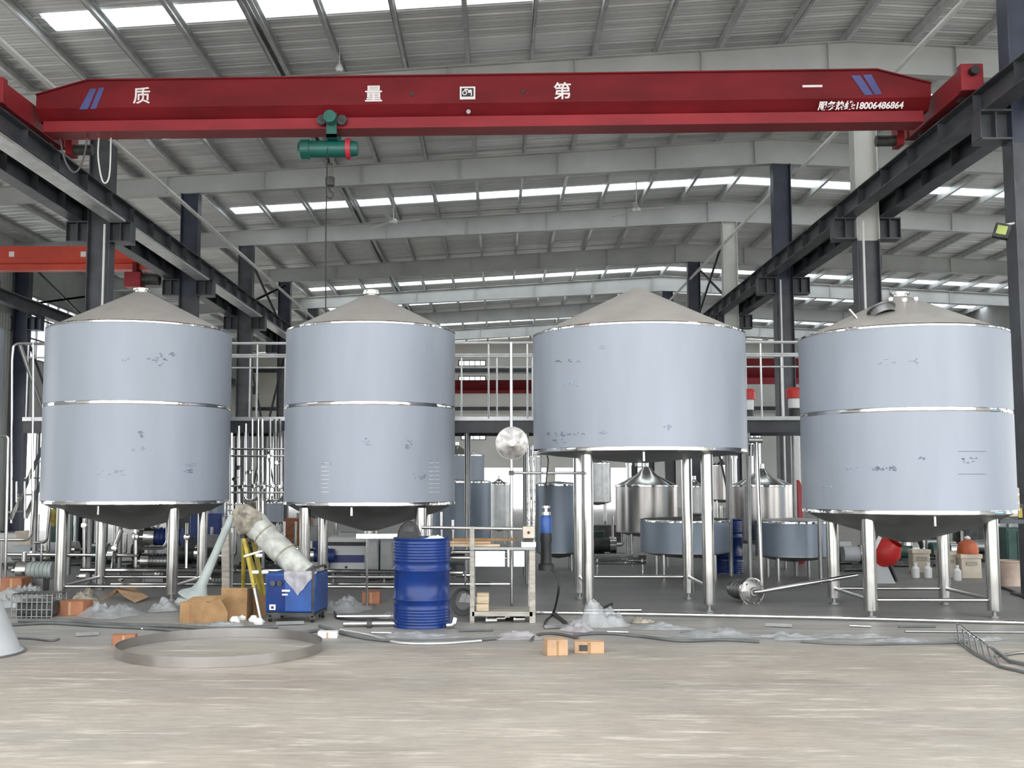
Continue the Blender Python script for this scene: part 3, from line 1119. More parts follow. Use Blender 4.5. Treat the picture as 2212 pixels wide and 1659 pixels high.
# hatch and small fittings on the fourth tank's roof
cz = lambda r: 3.11 + (3.57 - 3.11) * (1 - r / 1.11)
hx, hy = 4.646 - .38, 12.79 - .52
tilt = Matrix.Rotation(-.37, 3, 'X') @ Matrix.Rotation(-.2, 3, 'Y')
hz = cz(math.hypot(.38, .52))
MB().lathe([(.13, -.03), (.13, .05), (.16, .05), (.16, .065), (.0, .075)], (hx, hy, hz), 28, tilt).build('hatch', 'steel_dull', T4)
for dx, dy in ((-.05, -.28), (.10, -.22), (-.16, -.16)):
    z = cz(math.hypot(dx, dy))
    MB().cyl((4.646 + dx, 12.79 + dy, z - .02), (4.646 + dx, 12.79 + dy, z + .06), .03, n=12).build('roof_fitting', 'steel_bright', T4)
MB().bar((4.646 - .62, 12.79 - .4, cz(.74) - .01), (4.646 - .72, 12.79 - .42, cz(.83) + .14), .03, .015).build('lifting_lug', 'steel', T4)
# cap ring on the second tank's roof
MB().lathe([(.10, .0), (.12, .0), (.12, .03), (.10, .03), (.10, .0)], (-1.65, 14.37, 3.885), 24).build('cap_ring', 'steel_bright', T2)

# edge of one more tank at the left border, behind
t = thing('steel_tank', 'film covered tank cut off by the left edge of the picture', 'tank', (-8.6, 16.4, 0))
MB().lathe([(1.1, 1.62), (1.1, 3.74)], (-8.6, 16.4, 0), 72).build('shell', 'film', t)
MB().lathe([(1.1, 3.74), (1.11, 3.75), (1.07, 3.78), (.08, 4.25), (0, 4.25)], (-8.6, 16.4, 0), 72).build('cone_roof', 'cone_steel', t)
MB().lathe([(1.104, 1.62), (1.104, 1.58), (.1, 1.3), (0, 1.3)], (-8.6, 16.4, 0), 72).build('cone_bottom', 'steel_dull', t)
for sx in (-.65, .65):
    for sy in (-.65, .65):
        MB().cyl((-8.6 + sx, 16.4 + sy, 0), (-8.6 + sx, 16.4 + sy, 1.5), .065, n=20).build('leg', 'steel', t)

# ================================================================== PLATFORM BEHIND THE TANKS
PY0, PY1, PZ = 16.0, 17.5, 2.35
pf = thing('work_platform', 'long steel working platform with handrails behind the big tanks', 'platform', (-1.5, PY0, 0))
PX0, PX1 = -6.9, 4.75
MB().bx(PX0, PX1, PY0, PY1, PZ - .03, PZ).build('deck', 'grating', pf)
MB().bx(PX0, PX1, PY0 - .02, PY0, PZ - .025, PZ + .03).build('toe_board', 'galv', pf)
m = MB()
m.bx(PX0, PX1, PY0 + .02, PY0 + .08, PZ - .19, PZ - .03)
m.bx(PX0, PX1, PY0, PY0 + .12, PZ - .2, PZ - .19)
m.build('edge_beam', 'paint_dark', pf)
MB().bx(PX0, PX1, PY1 - .08, PY1 - .02, PZ - .19, PZ - .03).build('edge_beam', 'paint_dark', pf)
for y in (PY0 - .01, PY1):
    for z, rr in ((PZ + 1.10, .021), (PZ + .90, .015)):
        MB().cyl((PX0, y, z), (PX1, y, z), rr, n=10).build('handrail', 'galv', pf)
    k = 0
    x = PX0 + .05 + (.12 if y > 17 else 0)
    while x < PX1:
        MB().cyl((x, y, PZ), (x, y, PZ + 1.10), .014, n=10).build('rail_post', 'galv', pf)
        x += .56
    for x in (-6.7, -5.9, -3.65, -.45, .42, 3.6, 4.6):
        MB().cyl((x, y + (.1 if y < 17 else -.1), 0), (x, y + (.1 if y < 17 else -.1), PZ - .19), .032, n=14).build('support_leg', 'steel_dull', pf)

# stair at the platform's left end
st = thing('steel_stair', 'light steel stair leaning against the platform left of the leftmost tank', 'stair', (-7.1, 15.6, 0))
a, b = P(24, 1075, 15.4), P(104, 940, 15.75)
for dy in (0, .5):
    MB().bar(a + Vector((0, dy, -.3)), b + Vector((0, dy, 0)), .03, .05).build('stringer', 'steel', st)
for k in range(5):
    p = a.lerp(b, k / 4.5) + Vector((0, .25, -.2 * (1 - k / 5)))
    MB().box(p, (.10, .48, .02)).build('tread', 'grating', st)
for q in (((24, 1130), (26, 770), (30, 742), (110, 742)), ((70, 1090), (72, 738))):
    MB().tube(fillet([P(*c, 15.55) for c in q], .1), .018, 8).build('handrail', 'steel', st)
MB().cyl(P(42, 742, 15.6), P(96, 895, 15.9), .03, n=10).build('brace', 'steel_dull', st)
MB().tube(fillet([P(0, 942, 15.0), P(18, 942, 15.0), P(10, 1290, 15.0)], .08), .022, 8).build('guard_rail', 'steel', st)

# drives standing on the platform
for px, py, y, lab in ((1716, 852, 16.5, 'red capped agitator drive on the platform beside the rightmost tank'),
                       (1614, 855, 16.9, 'red capped agitator drive half hidden by the raised tank')):
    c = P(px, py, y)
    t = thing('agitator_drive', lab, 'motor', (c.x, c.y, PZ), 'drives on the platform')
    MB().cyl((c.x, c.y, PZ), (c.x, c.y, PZ + .18), .09, n=20).build('base', 'machine_dark', t)
    MB().cyl((c.x, c.y, PZ + .18), (c.x, c.y, c.z - .06), .095, n=20).build('body', 'white_plastic', t)
    m = MB()
    m.lathe([(.12, c.z - .06), (.125, c.z + .06), (.09, c.z + .1), (0, c.z + .11)], (c.x, c.y, 0), 24)
    m.build('cap', 'red', t)

# ================================================================== PIPEWORK
def pipes(name, label, cat, runs, m='steel', group=None, base=None):
    p0 = runs[0][0][0]
    t = thing(name, label, cat, base or (p0[0], p0[1], 0), group)
    for pts, rr in runs:
        MB().tube(fillet(pts, .09) if len(pts) > 2 else pts, rr, 10).build('pipe', m, t)
    return t


Y1 = 15.55
runs = []
for px, top, bot in ((500, 935, 1150), (516, 920, 1155), (531, 915, 1080), (545, 905, 1080), (558, 905, 1150), (566, 905, 1150), (583, 905, 1080), (594, 905, 1080), (604, 905, 1080), (612, 930, 1080)):
    yy = Y1 + rnd.uniform(-.1, .25)
    runs.append(([P(px, top, yy), P(px, bot, yy)], .018 if px % 2 else .024))
runs.append(([P(528, 1040, Y1), P(528, 1080, Y1), P(556, 1082, Y1), P(556, 1040, Y1)], .016))
runs.append(([P(574, 1040, Y1), P(574, 1080, Y1), P(612, 1080, Y1), P(612, 1040, Y1)], .016))
for yy in (970, 985, 1050, 1064):
    runs.append(([P(500, yy, Y1 - .1), P(615, yy, Y1 - .1)], .013))
bank = pipes('pipe_bank', 'bundle of slim upright steel pipes between the first and second tanks', 'pipework', runs)
for px, py in ((522, 1052), (548, 1050), (570, 1052), (590, 1050), (606, 1052), (514, 1010), (580, 986), (598, 1000), (507, 1035), (538, 1020)):
    c = P(px, py, Y1 - .12)
    v = MB().lathe([(0, -.03), (.03, -.025), (.034, 0), (.03, .025), (0, .03)], c, 14, AX_Y).build('valve', 'steel_bright', bank)
    MB().bar(c + Vector((0, -.03, .0)), c + Vector((.07, -.04, .03)), .012, .008).build('valve_handle', 'machine_dark', v)
# legs that carry the pipe bank to the floor
for px in (503, 560, 614):
    p = P(px, 1150, Y1)
    MB().cyl((p.x, Y1, 0), (p.x, Y1, p.z + .15), .02, n=10).build('stand', 'steel', bank)

Y2 = 15.9
man = pipes('pipe_manifold', 'low steel pipe manifold running behind the first and second tanks', 'pipework', [
    ([P(10, 1198, Y2), P(300, 1200, Y2)], .028),
    ([P(175, 1232, Y2 - .2), P(640, 1233, Y2 - .2)], .034),
    ([P(640, 1233, Y2 - .2), P(1000, 1238, Y2 - .2)], .034),
    ([P(240, 1262, Y2 - .3), P(1060, 1262, Y2 - .3)], .022),
    ([P(182, 1120, Y2), P(182, 1225, Y2)], .022),
    ([P(263, 1145, Y2), P(247, 1185, Y2), P(244, 1230, Y2 - .2)], .028),
    ([P(293, 1142, Y2), P(293, 1225, Y2)], .024),
    ([P(404, 1130, Y2), P(402, 1228, Y2 - .1)], .018),
    ([P(300, 1184, Y2 - .1), P(352, 1184, Y2 - .1), P(362, 1172, Y2 - .1), P(362, 1110, Y2)], .026),
    ([P(600, 1186, Y2), P(645, 1186, Y2)], .034),
    ([P(985, 1243, Y2), P(1015, 1243, Y2)], .03),
    ([P(1045, 1262, Y2), P(1105, 1262, Y2)], .03), ([P(1055, 1275, Y2), P(1105, 1275, Y2)], .025)])
for px in (188, 310, 430, 560, 720, 830, 1005):
    p = P(px, 1233, Y2 - .2)
    MB().cyl((p.x, p.y, 0), (p.x, p.y, p.z), .016, n=8).build('pipe_stand', 'steel_dull', man)
for px, py in ((182, 1135), (293, 1160), (247, 1185), (404, 1160), (220, 1240), (340, 1240), (262, 1250)):
    c = P(px, py, Y2 - .05)
    MB().lathe([(0, -.035), (.04, -.03), (.045, 0), (.04, .03), (0, .035)], c, 14, AX_Y).build('valve', 'steel_bright', man)

lp = pipes('pipe_loop', 'two bent steel pipes looping down at the left edge below the stair', 'pipework', [
    ([P(0, 1166, 15.3), P(66, 1166, 15.3), P(72, 1085, 15.3)], .022),
    ([P(75, 1172, 15.5), P(100, 1172, 15.5), P(108, 1092, 15.5)], .022),
    ([P(72, 1085, 15.3), P(72, 1060, 15.3)], .022), ([P(36, 1085, 15.4), P(36, 1040, 15.4)], .015), ([P(54, 1120, 15.4), P(54, 1040, 15.4)], .015)])
MB().cyl(P(4, 1166, 15.3), (P(4, 1166, 15.3).x, 15.3, 0), .016, n=8).build('pipe_stand', 'steel', lp)
MB().cyl(P(90, 1172, 15.5), (P(90, 1172, 15.5).x, 15.5, 0), .016, n=8).build('pipe_stand', 'steel', lp)


def pump(px, py, y, s, label, mcol='motor_blue', flip=1):
    c = P(px, py, y)
    t = thing('pump', label, 'pump', (c.x, y, 0), 'small pumps under the tanks')
    h = c.z
    MB().cyl((c.x, y, h), (c.x + flip * .3 * s, y, h), .10 * s, n=20).build('motor', mcol, t)
    for k in range(5):
        MB().cyl((c.x + flip * (.05 + .05 * k) * s, y, h), (c.x + flip * (.06 + .05 * k) * s, y, h), .112 * s, n=20).build('cooling_fin', mcol, t)
    MB().cyl((c.x - flip * .12 * s, y, h), (c.x, y, h), .12 * s, n=22).build('casing', 'steel', t)
    MB().cyl((c.x - flip * .2 * s, y, h), (c.x - flip * .12 * s, y, h), .035 * s, n=12).build('inlet', 'steel', t)
    MB().cyl((c.x - flip * .06 * s, y, h), (c.x - flip * .06 * s, y, h + .22 * s), .03 * s, n=12).build('outlet', 'steel', t)
    MB().bx(c.x - .05 * s, c.x + .22 * s * flip if flip > 0 else c.x - .22 * s, y - .1 * s, y + .1 * s, 0, max(.04, h - .09 * s)).build('stand', 'steel_dull', t)
    return t


pump(62, 1232, 14.9, 1.1, 'grey pump on the floor at the far left beside the red carton', 'grey_green')
pump(338, 1160, 16.6, 1.3, 'large dark blue pump motor behind the leftmost tank', 'motor_blue')
pump(325, 1212, 16.3, 1.0, 'grey pump low behind the right leg of the leftmost tank', 'steel_dull')
pump(190, 1245, 16.2, .8, 'small grey pump between the legs of the leftmost tank', 'steel_dull')
pump(680, 1200, 16.9, 1.0, 'small blue pump behind the left leg of the second tank', 'motor_blue')
pump(460, 1250, 16.4, .9, 'dark pump behind the leaning grey pedestal', 'machine_dark')

# white control unit with a blue band, behind the second tank
c = P(748, 1235, 17.0)
t = thing('control_unit', 'white bench unit with a dark blue band behind the second tank', 'machine', (c.x, 17.2, 0))
w0, w1 = P(706, 1200, 17.0).x, P(790, 1200, 17.0).x
zt_, zb_ = P(748, 1160, 17.0).z, P(748, 1236, 17.0).z
MB().bx(w0, w1, 17.0, 17.5, zb_, zt_).build('body', 'white_plastic', t, bevel=.015)
MB().bx(w0 + .05, w1 - .02, 16.99, 17.0, P(0, 1214, 17).z, P(0, 1198, 17).z).build('blue_band', 'stripe_blue', t, label='dark blue band')
MB().bx(w0, w1, 16.985, 17.0, P(0, 1178, 17).z, P(0, 1170, 17).z).build('dark_slot', 'machine_dark', t)
MB().cyl((c.x, 16.99, P(0, 1224, 17).z), (c.x, 16.97, P(0, 1224, 17).z), .02, n=12).build('knob', 'machine_dark', t)
for x in (w0 + .05, w1 - .05):
    for y in (17.05, 17.45):
        MB().bx(x - .025, x + .025, y - .025, y + .025, 0, zb_).build('leg', 'steel_dull', t)
t = thing('tee_stand', 'thin steel tee stand holding a white bar left of the blue drum', 'stand', (P(793, 1228, 14.0).x, 13.1, 0))
pa, pb = P(770, 1158, 13.1), P(862, 1158, 13.1)
MB().bar(pa, pb, .06, .055).build('top_bar', 'steel_bright', t)
x = P(793, 1200, 13.1).x
MB().cyl((x, 13.1, .02), (x, 13.1, pa.z), .014, n=10).build('stem', 'steel', t)
MB().cyl((x, 13.1, 0), (x, 13.1, .02), .12, n=20).build('foot', 'steel_dull', t)
t = thing('bottle_rack', 'pair of grey narrow cabinets behind the blue drum', 'cabinet', (P(830, 1230, 16.6).x, 16.6, 0))
for px in (806, 836):
    x = P(px, 1200, 16.6).x
    MB().bx(x - .09, x + .09, 16.5, 16.8, .02, P(0, 1165, 16.6).z).build('cabinet_body', 'grey_paint', t, bevel=.01)
    MB().bx(x - .07, x + .07, 16.49, 16.5, .08, P(0, 1170, 16.6).z).build('cabinet_door', 'steel_dull', t)


# ================================================================== SMALLER TANKS IN THE BACKGROUND
def small_tank(label, pxc, rpx, y, ptop, pbot, m, papex=None, legs=True, rim='steel_bright', cap=None):
    d = FPX / y
    c = P(pxc, 1100, y)
    rr = rpx / d
    zt, zb = P(pxc, ptop, y - rr).z, P(pxc, pbot, y - rr).z
    t = thing('small_tank', label, 'tank', (c.x, y, 0), 'smaller tanks behind')
    cc = (c.x, y, 0)
    MB().lathe([(rr, zb), (rr, zt)], cc, 48).build('shell', m, t)
    MB().lathe([(rr + .002, zt - .03), (rr + .012, zt - .025), (rr + .012, zt), (rr - .02, zt + .01)], cc, 48).build('top_rim', rim, t)
    if papex:
        za = P(pxc, papex, y).z
        MB().lathe([(rr - .01, zt), (rr * .35, zt + (za - zt) * .55), (.05, za), (0, za)], cc, 48).build('cone_roof', cap or 'steel', t)
        MB().cyl((c.x, y, za - .02), (c.x, y, za + .08), .045, n=14).build('nozzle', 'steel', t)
    else:
        MB().lathe([(rr - .01, zt), (rr * .9, zt + .02), (0, zt + .05)], cc, 48).build('lid', cap or m, t)
    MB().lathe([(rr + .004, zb + .02), (rr + .004, zb), (rr * .6, zb - .06), (0, zb - .1)], cc, 48).build('bottom', 'steel_dull', t)
    if legs and zb > .08:
        for k in range(4):
            a = PI / 4 + k * PI / 2
            MB().cyl((c.x + rr * .8 * math.cos(a), y + rr * .8 * math.sin(a), 0), (c.x + rr * .8 * math.cos(a), y + rr * .8 * math.sin(a), zb), .03, n=12).build('leg', 'steel', t)
    return t


small_tank('dark film covered tank half hidden behind the second big tank', 985, 75, 20.0, 1040, 1195, 'film_dark', cap='steel_dull')
small_tank('pale film covered tank with a low cone far behind the second big tank', 988, 58, 27.0, 982, 1060, 'film', papex=962)
small_tank('pale steel tank standing farther behind the round cover on its pole', 1078, 24, 26.0, 1045, 1140, 'galv', papex=1035)
small_tank('dark film covered tank left of the raised tank front leg', 1205, 48, 18.6, 1046, 1196, 'film_dark', cap='steel_dull')
small_tank('bare steel tank with a pointed roof under the raised tank', 1397, 66, 19.5, 1048, 1152, 'steel_tank', papex=1008)
small_tank('dark bare steel tank with a pointed roof right of the raised tank', 1647, 66, 19.0, 1048, 1170, 'steel_tank', papex=1012)
small_tank('low film covered tank between the legs of the raised tank', 1478, 94, 17.1, 1126, 1198, 'film_dark', cap='machine_dark')
small_tank('low pale film covered tank beside the rightmost tank', 1712, 78, 16.9, 1128, 1205, 'film_dark', cap='galv')
small_tank('slim pale steel tank right of the raised tank front legs, far behind', 1500, 26, 24.0, 1050, 1110, 'galv', papex=1036)
# far vessels filling the depth of the hall
for i, (px, rp, y, pt, pb_, mm) in enumerate(((1290, 30, 33, 1000, 1085, 'galv'), (1560, 24, 36, 1005, 1080, 'steel_tank'), (1150, 20, 38, 985, 1075, 'galv'), (470, 26, 24, 1010, 1130, 'film_dark'), (590, 22, 26, 1085, 1128, 'film'))):
    small_tank(('distant pale vessel left of the pointed roof tank', 'distant dark vessel right of the raised tank rear leg', 'distant slim vessel right of the round cover',
                'dark vessel behind the gap right of the leftmost tank', 'small pale vessel behind the leaning wrapped roll')[i], px, rp, y, pt, pb_, mm, papex=pt - 14)
# upright process columns seen between raised and rightmost tanks
for px, y, r_, top, mm, lab in ((1632, 21, .09, 935, 'steel', 'tall bright process column right of the raised tank'), (1717, 22, .09, 925, 'paint_white', 'tall white process column beside the rightmost tank'),
                                (1586, 22.5, .05, 985, 'steel', 'thin upright pipe just right of the raised tank rear leg'), (1358, 25, .06, 1000, 'steel', 'thin upright pipe behind the pointed roof tank')):
    p = P(px, top, y)
    m = MB()
    m.lathe([(r_ * 1.3, 0), (r_ * 1.3, .03), (r_, .03), (r_, p.z - .05), (r_ * 1.25, p.z - .05), (r_ * 1.25, p.z), (0, p.z + .04)], (p.x, y, 0), 20)
    single('process_column', m, mm, lab, 'column', (p.x, y, 0))
p = P(1722, 1037, 20)
m = MB()
m.lathe([(.09, .0), (.10, .03), (.10, p.z - .15), (.05, p.z - .03), (.03, p.z)], (p.x, 20, 0), 20)
single('gas_cylinder', m, 'red_dark', 'tall red gas cylinder left of the rightmost tank', 'gas cylinder', (p.x, 20, 0))


# ================================================================== DRUMS
def drum(px, pyb, y, label, hh=.885, rr=.288, m='drum_blue', group='blue drums'):
    c = P(px, pyb, y)
    t = thing('steel_drum', label, 'drum', (c.x, y, 0), group)
    pr = [(0, .012), (rr - .01, .012), (rr - .006, 0), (rr, .0), (rr, .02)]
    def ribs(z0, z1, n, d):
        out = []
        for k in range(n):
            a = z0 + (z1 - z0) * k / n
            w = (z1 - z0) / n
            out += [(rr - .006, a + w * .1), (rr - .006 + d, a + w * .4), (rr - .006 + d, a + w * .6), (rr - .006, a + w * .9)]
        return out
    pr += ribs(.03, .2, 6, .005)
    pr += ribs(.255, .30, 1, .014)
    pr += ribs(.545, .59, 1, .014)
    pr += ribs(.645, hh - .035, 7, .005)
    pr += [(rr - .004, hh - .02), (rr + .004, hh - .012), (rr + .004, hh), (rr - .008, hh), (rr - .012, hh - .02), (0, hh - .02)]
    MB().lathe(pr, (c.x, y, 0), 56).build('body', m, t, smooth=50)
    MB().cyl((c.x + rr * .6, y - .05, hh - .02), (c.x + rr * .6, y - .05, hh - .002), .03, n=16).build('bung', 'steel_dull', t)
    return t, c


dg = G(911, 1352)
D1, dc = drum(911, 1352, dg.y, 'ribbed blue steel drum standing in front of the second tank')
drum(1566, 1225, 18.0, 'dark blue drum far behind the raised tank right front leg', hh=.85)
# welding helmet and rag on the drum
hz = .866
hx_, hy_ = dc.x - .125, dg.y - .02
t = thing('welding_helmet', 'black welding helmet lying on the blue drum', 'helmet', (hx_, hy_, hz))
m = MB()
rings = []
for k in range(9):
    a = PI * k / 8
    rings.append([(hx_ + .12 * math.cos(a) * s_, hy_ + dy, hz + .006 + .19 * math.sin(a) * s_) for s_, dy in ((1, -.11), (.9, .12), (.86, .12), (.95, -.11))])
m.loft(rings)
m.build('shell', 'rubber', t)
m = MB()
m.prism([(hx_ + .11 * math.cos(PI * k / 10), hy_ - .10, hz + .006 + .175 * math.sin(PI * k / 10)) for k in range(11)], (0, .012, 0))
m.build('face_plate', 'rubber', t)
MB().bx(hx_ - .055, hx_ + .055, hy_ - .108, hy_ - .1, hz + .08, hz + .135).build('visor', 'machine_dark', t)


def crumple(name, label, cat, c, wx, wy, h, m, seed=0, n=14, rot=0.0, group=None, base=0.004, parent=None):
    """a crumpled sheet: irregular outline, folded surface resting at height c.z"""
    mb = MB()
    vs, fs = [], []
    ca, sa = math.cos(rot), math.sin(rot)
    N = 22
    for i in range(n + 1):
        rr = i / n
        for k in range(N):
            a = 2 * PI * k / N
            o_ = 0.72 + 0.5 * noise.noise(Vector((math.cos(a) * 1.3, math.sin(a) * 1.3, seed * 3.1)))
            x, y = rr * math.cos(a) * o_ * wx / 2, rr * math.sin(a) * o_ * wy / 2
            f1 = abs(noise.noise(Vector((x * 5, y * 5, seed)))) + .55 * abs(noise.noise(Vector((x * 14, y * 14, seed + 9)))) + .3 * abs(noise.noise(Vector((x * 33, y * 33, seed + 4))))
            z = base + h * (1 - rr ** 2.2) * (0.15 + 1.5 * f1)
            vs.append((c[0] + x * ca - y * sa, c[1] + x * sa + y * ca, c[2] + z))
    for i in range(n):
        for k in range(N):
            a, b = i * N + k, i * N + (k + 1) % N
            fs.append((a, b, b + N, a + N))
    mb.add(vs, fs)
    if parent:
        return mb.build(name, m, parent, smooth=80)
    return single(name, mb, m, label, cat, (c[0], c[1], c[2]), group, smooth=80)


crumple('rag', 'white rag on the blue drum beside the black helmet', 'rag', (dc.x + .12, dg.y - .06, .866), .30, .22, .05, 'paper', 3)

# ================================================================== WELDER, CARTON AND CLUTTER
wg = G(632, 1345)
WY = wg.y + .25
t = thing('welding_machine', 'blue welding machine on castors under a plastic cover', 'welder', (wg.x, WY, 0))
wx0, wx1 = G(574, 1345).x, G(690, 1345).x
R8 = Matrix.Rotation(-.12, 3, 'Z')
cw = Vector(((wx0 + wx1) / 2, WY, 0))


def wb(dx, dy, z, sx, sy, sz):
    return MB().box(cw + R8 @ Vector((dx, dy, 0)) + Vector((0, 0, z)), (sx, sy, sz), R8)


WW = (wx1 - wx0) * .97
wb(0, 0, .30, WW, .5, .40).build('body', 'welder_blue', t, bevel=.02)
wb(0, 0, .085, WW * .96, .5, .03).build('base_frame', 'machine_dark', t)
wb(-WW * .28, -.252, .30, WW * .36, .01, .36).build('front_panel', 'drum_blue', t, bevel=.005)
wb(-WW * .34, -.262, .155, .065, .006, .055).build('white_label', 'mark_white', t)
wb(-WW * .34, -.266, .153, .028, .004, .026).build('label_mark', 'mark_black', t)
wb(-WW * .08, -.258, .325, .085, .004, .02).build('white_print', 'mark_white', t)
wb(-WW * .10, -.258, .285, .06, .004, .016).build('white_print', 'mark_white', t)
for dx in (-WW * .34, -WW * .2):
    p = cw + R8 @ Vector((dx, -.255, 0))
    MB().cyl((p.x, p.y, .40), (p.x, p.y - .03, .40), .028, n=16).build('dial', 'machine_dark', t)
for dx in (-WW * .42, WW * .42):
    for dy in (-.2, .2):
        p = cw + R8 @ Vector((dx, dy, 0))
        wf = MB().cyl((p.x - .015, p.y, .035), (p.x + .015, p.y, .035), .035, n=16).build('castor', 'rubber', t)
        MB().bx(p.x - .022, p.x + .022, p.y - .012, p.y + .012, .03, .075).build('castor_fork', 'steel_dull', wf)
p0, p1 = cw + R8 @ Vector((WW * .46, -.26, 0)), cw + R8 @ Vector((WW * .46, .2, 0))
MB().tube(fillet([(p0.x, p0.y, .1), (p0.x, p0.y, .56), (p1.x, p1.y, .56), (p1.x, p1.y, .1)], .06), .014, 8).build('side_frame', 'machine_dark', t)
# plastic cover draped over the machine: top sheet and a front triangle hanging down
m = MB()
grid = []
NX, NYY = 14, 10
for j in range(NYY + 1):
    row = []
    for i in range(NX + 1):
        u, v = i / NX, j / NYY
        x = -WW * .12 + WW * .66 * u
        hang = .24 * (1 - abs(u - .42) / .58)
        if v < .5:
            y, z = -.265 - .01 * math.sin(u * 20), .515 - hang * (1 - v / .5)
        else:
            y, z = -.265 + (v - .5) / .5 * .5, .515
        z += .02 * abs(noise.noise(Vector((u * 7, v * 7, 2)))) + .012 * abs(noise.noise(Vector((u * 19, v * 17, 5))))
        row.append(cw + R8 @ Vector((x, y - .01 * noise.noise(Vector((u * 9, v * 9, 1))), 0)) + Vector((0, 0, z)))
    grid.append(row)
m.add([q for r_ in grid for q in r_], [(j * (NX + 1) + i, j * (NX + 1) + i + 1, (j + 1) * (NX + 1) + i + 1, (j + 1) * (NX + 1) + i) for j in range(NYY) for i in range(NX)])
m.build('plastic_cover', 'plastic_pink', t, smooth=80)

# wrapped roll leaning onto the welder
ra, rb = P(545, 1128, 12.0), P(662, 1243, 11.75)
m = MB()
pts = [ra.lerp(rb, k / 16) for k in range(17)]
m.tube(pts, .1, 28, True, [.135 + .004 * math.sin(k * 1.7) for k in range(17)])
for v in m.v:
    v += Vector((noise.noise(v * 9), noise.noise(v * 9 + Vector((3, 0, 0))), noise.noise(v * 9 + Vector((0, 7, 0))))) * .02
t = thing('wrapped_roll', 'fat greyish roll wrapped in film leaning down onto the blue welder', 'roll', (rb.x, rb.y, 0))
m.build('wrapping', 'wrap', t, smooth=60)
for f in (.25, .62):
    c = ra.lerp(rb, f)
    d_ = (rb - ra).normalized()
    MB().cyl(c - d_ * .008, c + d_ * .008, .147, n=24).build('tape_band', 'rag', t)
# dirty bundle at the roll's upper end
m = MB()
bc = P(533, 1122, 11.95)
m.lathe([(0, -.15), (.1, -.13), (.16, -.05), (.17, .04), (.11, .12), (0, .15)], bc, 26, Matrix.Rotation(.9, 3, 'Y'))
for v in m.v:
    v += Vector((noise.noise(v * 7), noise.noise(v * 7 + Vector((5, 0, 0))), noise.noise(v * 7 + Vector((0, 4, 0))))) * .05
m.build('cloth_bundle', 'rag', t, smooth=60)

# yellow tripod
t = thing('tripod', 'yellow tripod with a white cross bar left of the blue welder', 'tripod', (G(545, 1335).x, 12.0, 0))
top = P(526, 1158, 12.0)
for (px, py, yb), up in (((556, 1318, 11.75), .62), ((582, 1290, 12.3), .8), ((520, 1300, 12.5), .8)):
    g = G(px, 1345 if yb < 12 else 1325)
    foot = Vector((g.x, yb, 0))
    q = top.lerp(foot, up)
    lg = MB().cyl(top, q, .022, n=10).build('leg', 'yellow', t)
    MB().cyl(q, foot, .013, n=8).build('leg_extension', 'white_plastic', lg)
MB().cyl(top - Vector((0, 0, .02)), top + Vector((0, 0, .06)), .04, n=14).build('head', 'machine_dark', t)
MB().cyl(P(527, 1202, 11.9), P(592, 1182, 11.9), .012, n=8).build('cross_bar', 'white_plastic', t)
for px, py in ((560, 1200), (552, 1236), (573, 1236)):
    MB().cyl(P(px - 7, py, 11.88), P(px + 7, py, 11.88), .02, n=12).build('clamp', 'white_plastic', t)
# second yellow prop and a grey timber post
a = P(548, 1170, 12.2)
g = G(592, 1320)
single('yellow_prop', MB().bar((g.x, 12.25, 0), a, .045, .05), 'yellow', 'short yellow prop bar crossing behind the tripod', 'prop', (g.x, 12.25, 0))
p = P(489, 1140, 12.6)
t = thing('wooden_post', 'pale weathered post standing left of the yellow tripod', 'post', (p.x, 12.6, 0))
MB().bar((p.x + .02, 12.6, 0), (p.x - .01, 12.6, p.z), .085, .06).build('post', 'wood_grey', t)
MB().bx(p.x - .1, p.x + .12, 12.5, 12.7, 0, .03).build('foot_block', 'wood_grey', t)
# wire rack above it
t = thing('wire_rack', 'small wire rack standing on the weathered post', 'rack', (p.x + .02, 12.6, p.z))
x0_, x1_ = P(488, 1100, 12.6).x, P(522, 1100, 12.6).x
for z in (1138, 1126, 1114, 1102, 1090):
    zz = P(500, z, 12.6).z
    MB().cyl((x0_, 12.55, zz), (x1_, 12.55, zz), .008, n=6).build('wire', 'steel', t)
    MB().cyl((x0_, 12.7, zz), (x1_, 12.7, zz), .008, n=6).build('wire', 'steel', t)
for x in (x0_, (x0_ + x1_) / 2, x1_):
    for y in (12.55, 12.7):
        MB().cyl((x, y, p.z - .005), (x, y, P(500, 1086, 12.6).z), .009, n=6).build('upright', 'steel', t)

# open cardboard carton with the pedestal standing in it
cg0, cg1 = G(388, 1345), G(492, 1345)
CY0 = cg0.y
cz_ = P(440, 1298, CY0).z
t = thing('cardboard_carton', 'large torn brown carton in front of the leftmost tank', 'carton', ((cg0.x + cg1.x) / 2, CY0 + .3, 0))
n_ = 12
front = []
for k in range(n_ + 1):
    x = cg0.x + (cg1.x - cg0.x) * k / n_
    front.append((x, CY0 + .004 * math.sin(k), cz_ - .02 * math.sin(k * 1.1) - (.10 * (k - 10) / 2 if k > 10 else 0)))
m = MB()
m.prism([(cg0.x, CY0, 0), (cg1.x, CY0, 0)] + [(v[0], CY0, v[2]) for v in front[::-1]], (0, .012, 0))
m.build('front_panel', 'cardboard', t)
MB().bx(cg0.x + .0, cg0.x + .012, CY0 + .012, CY0 + .55, 0, cz_ - .02).build('side_panel', 'cardboard', t)
MB().bx(cg0.x, cg1.x + .28, CY0 + .55, CY0 + .562, 0, cz_ + .0).build('back_panel', 'cardboard', t)
xa, xb = P(478, 1270, CY0 + .25).x, P(534, 1270, CY0 + .25).x
MB().bx(xa, xb, CY0 + .25, CY0 + .262, 0, P(500, 1270, CY0 + .25).z).build('tall_panel', 'cardboard', t)
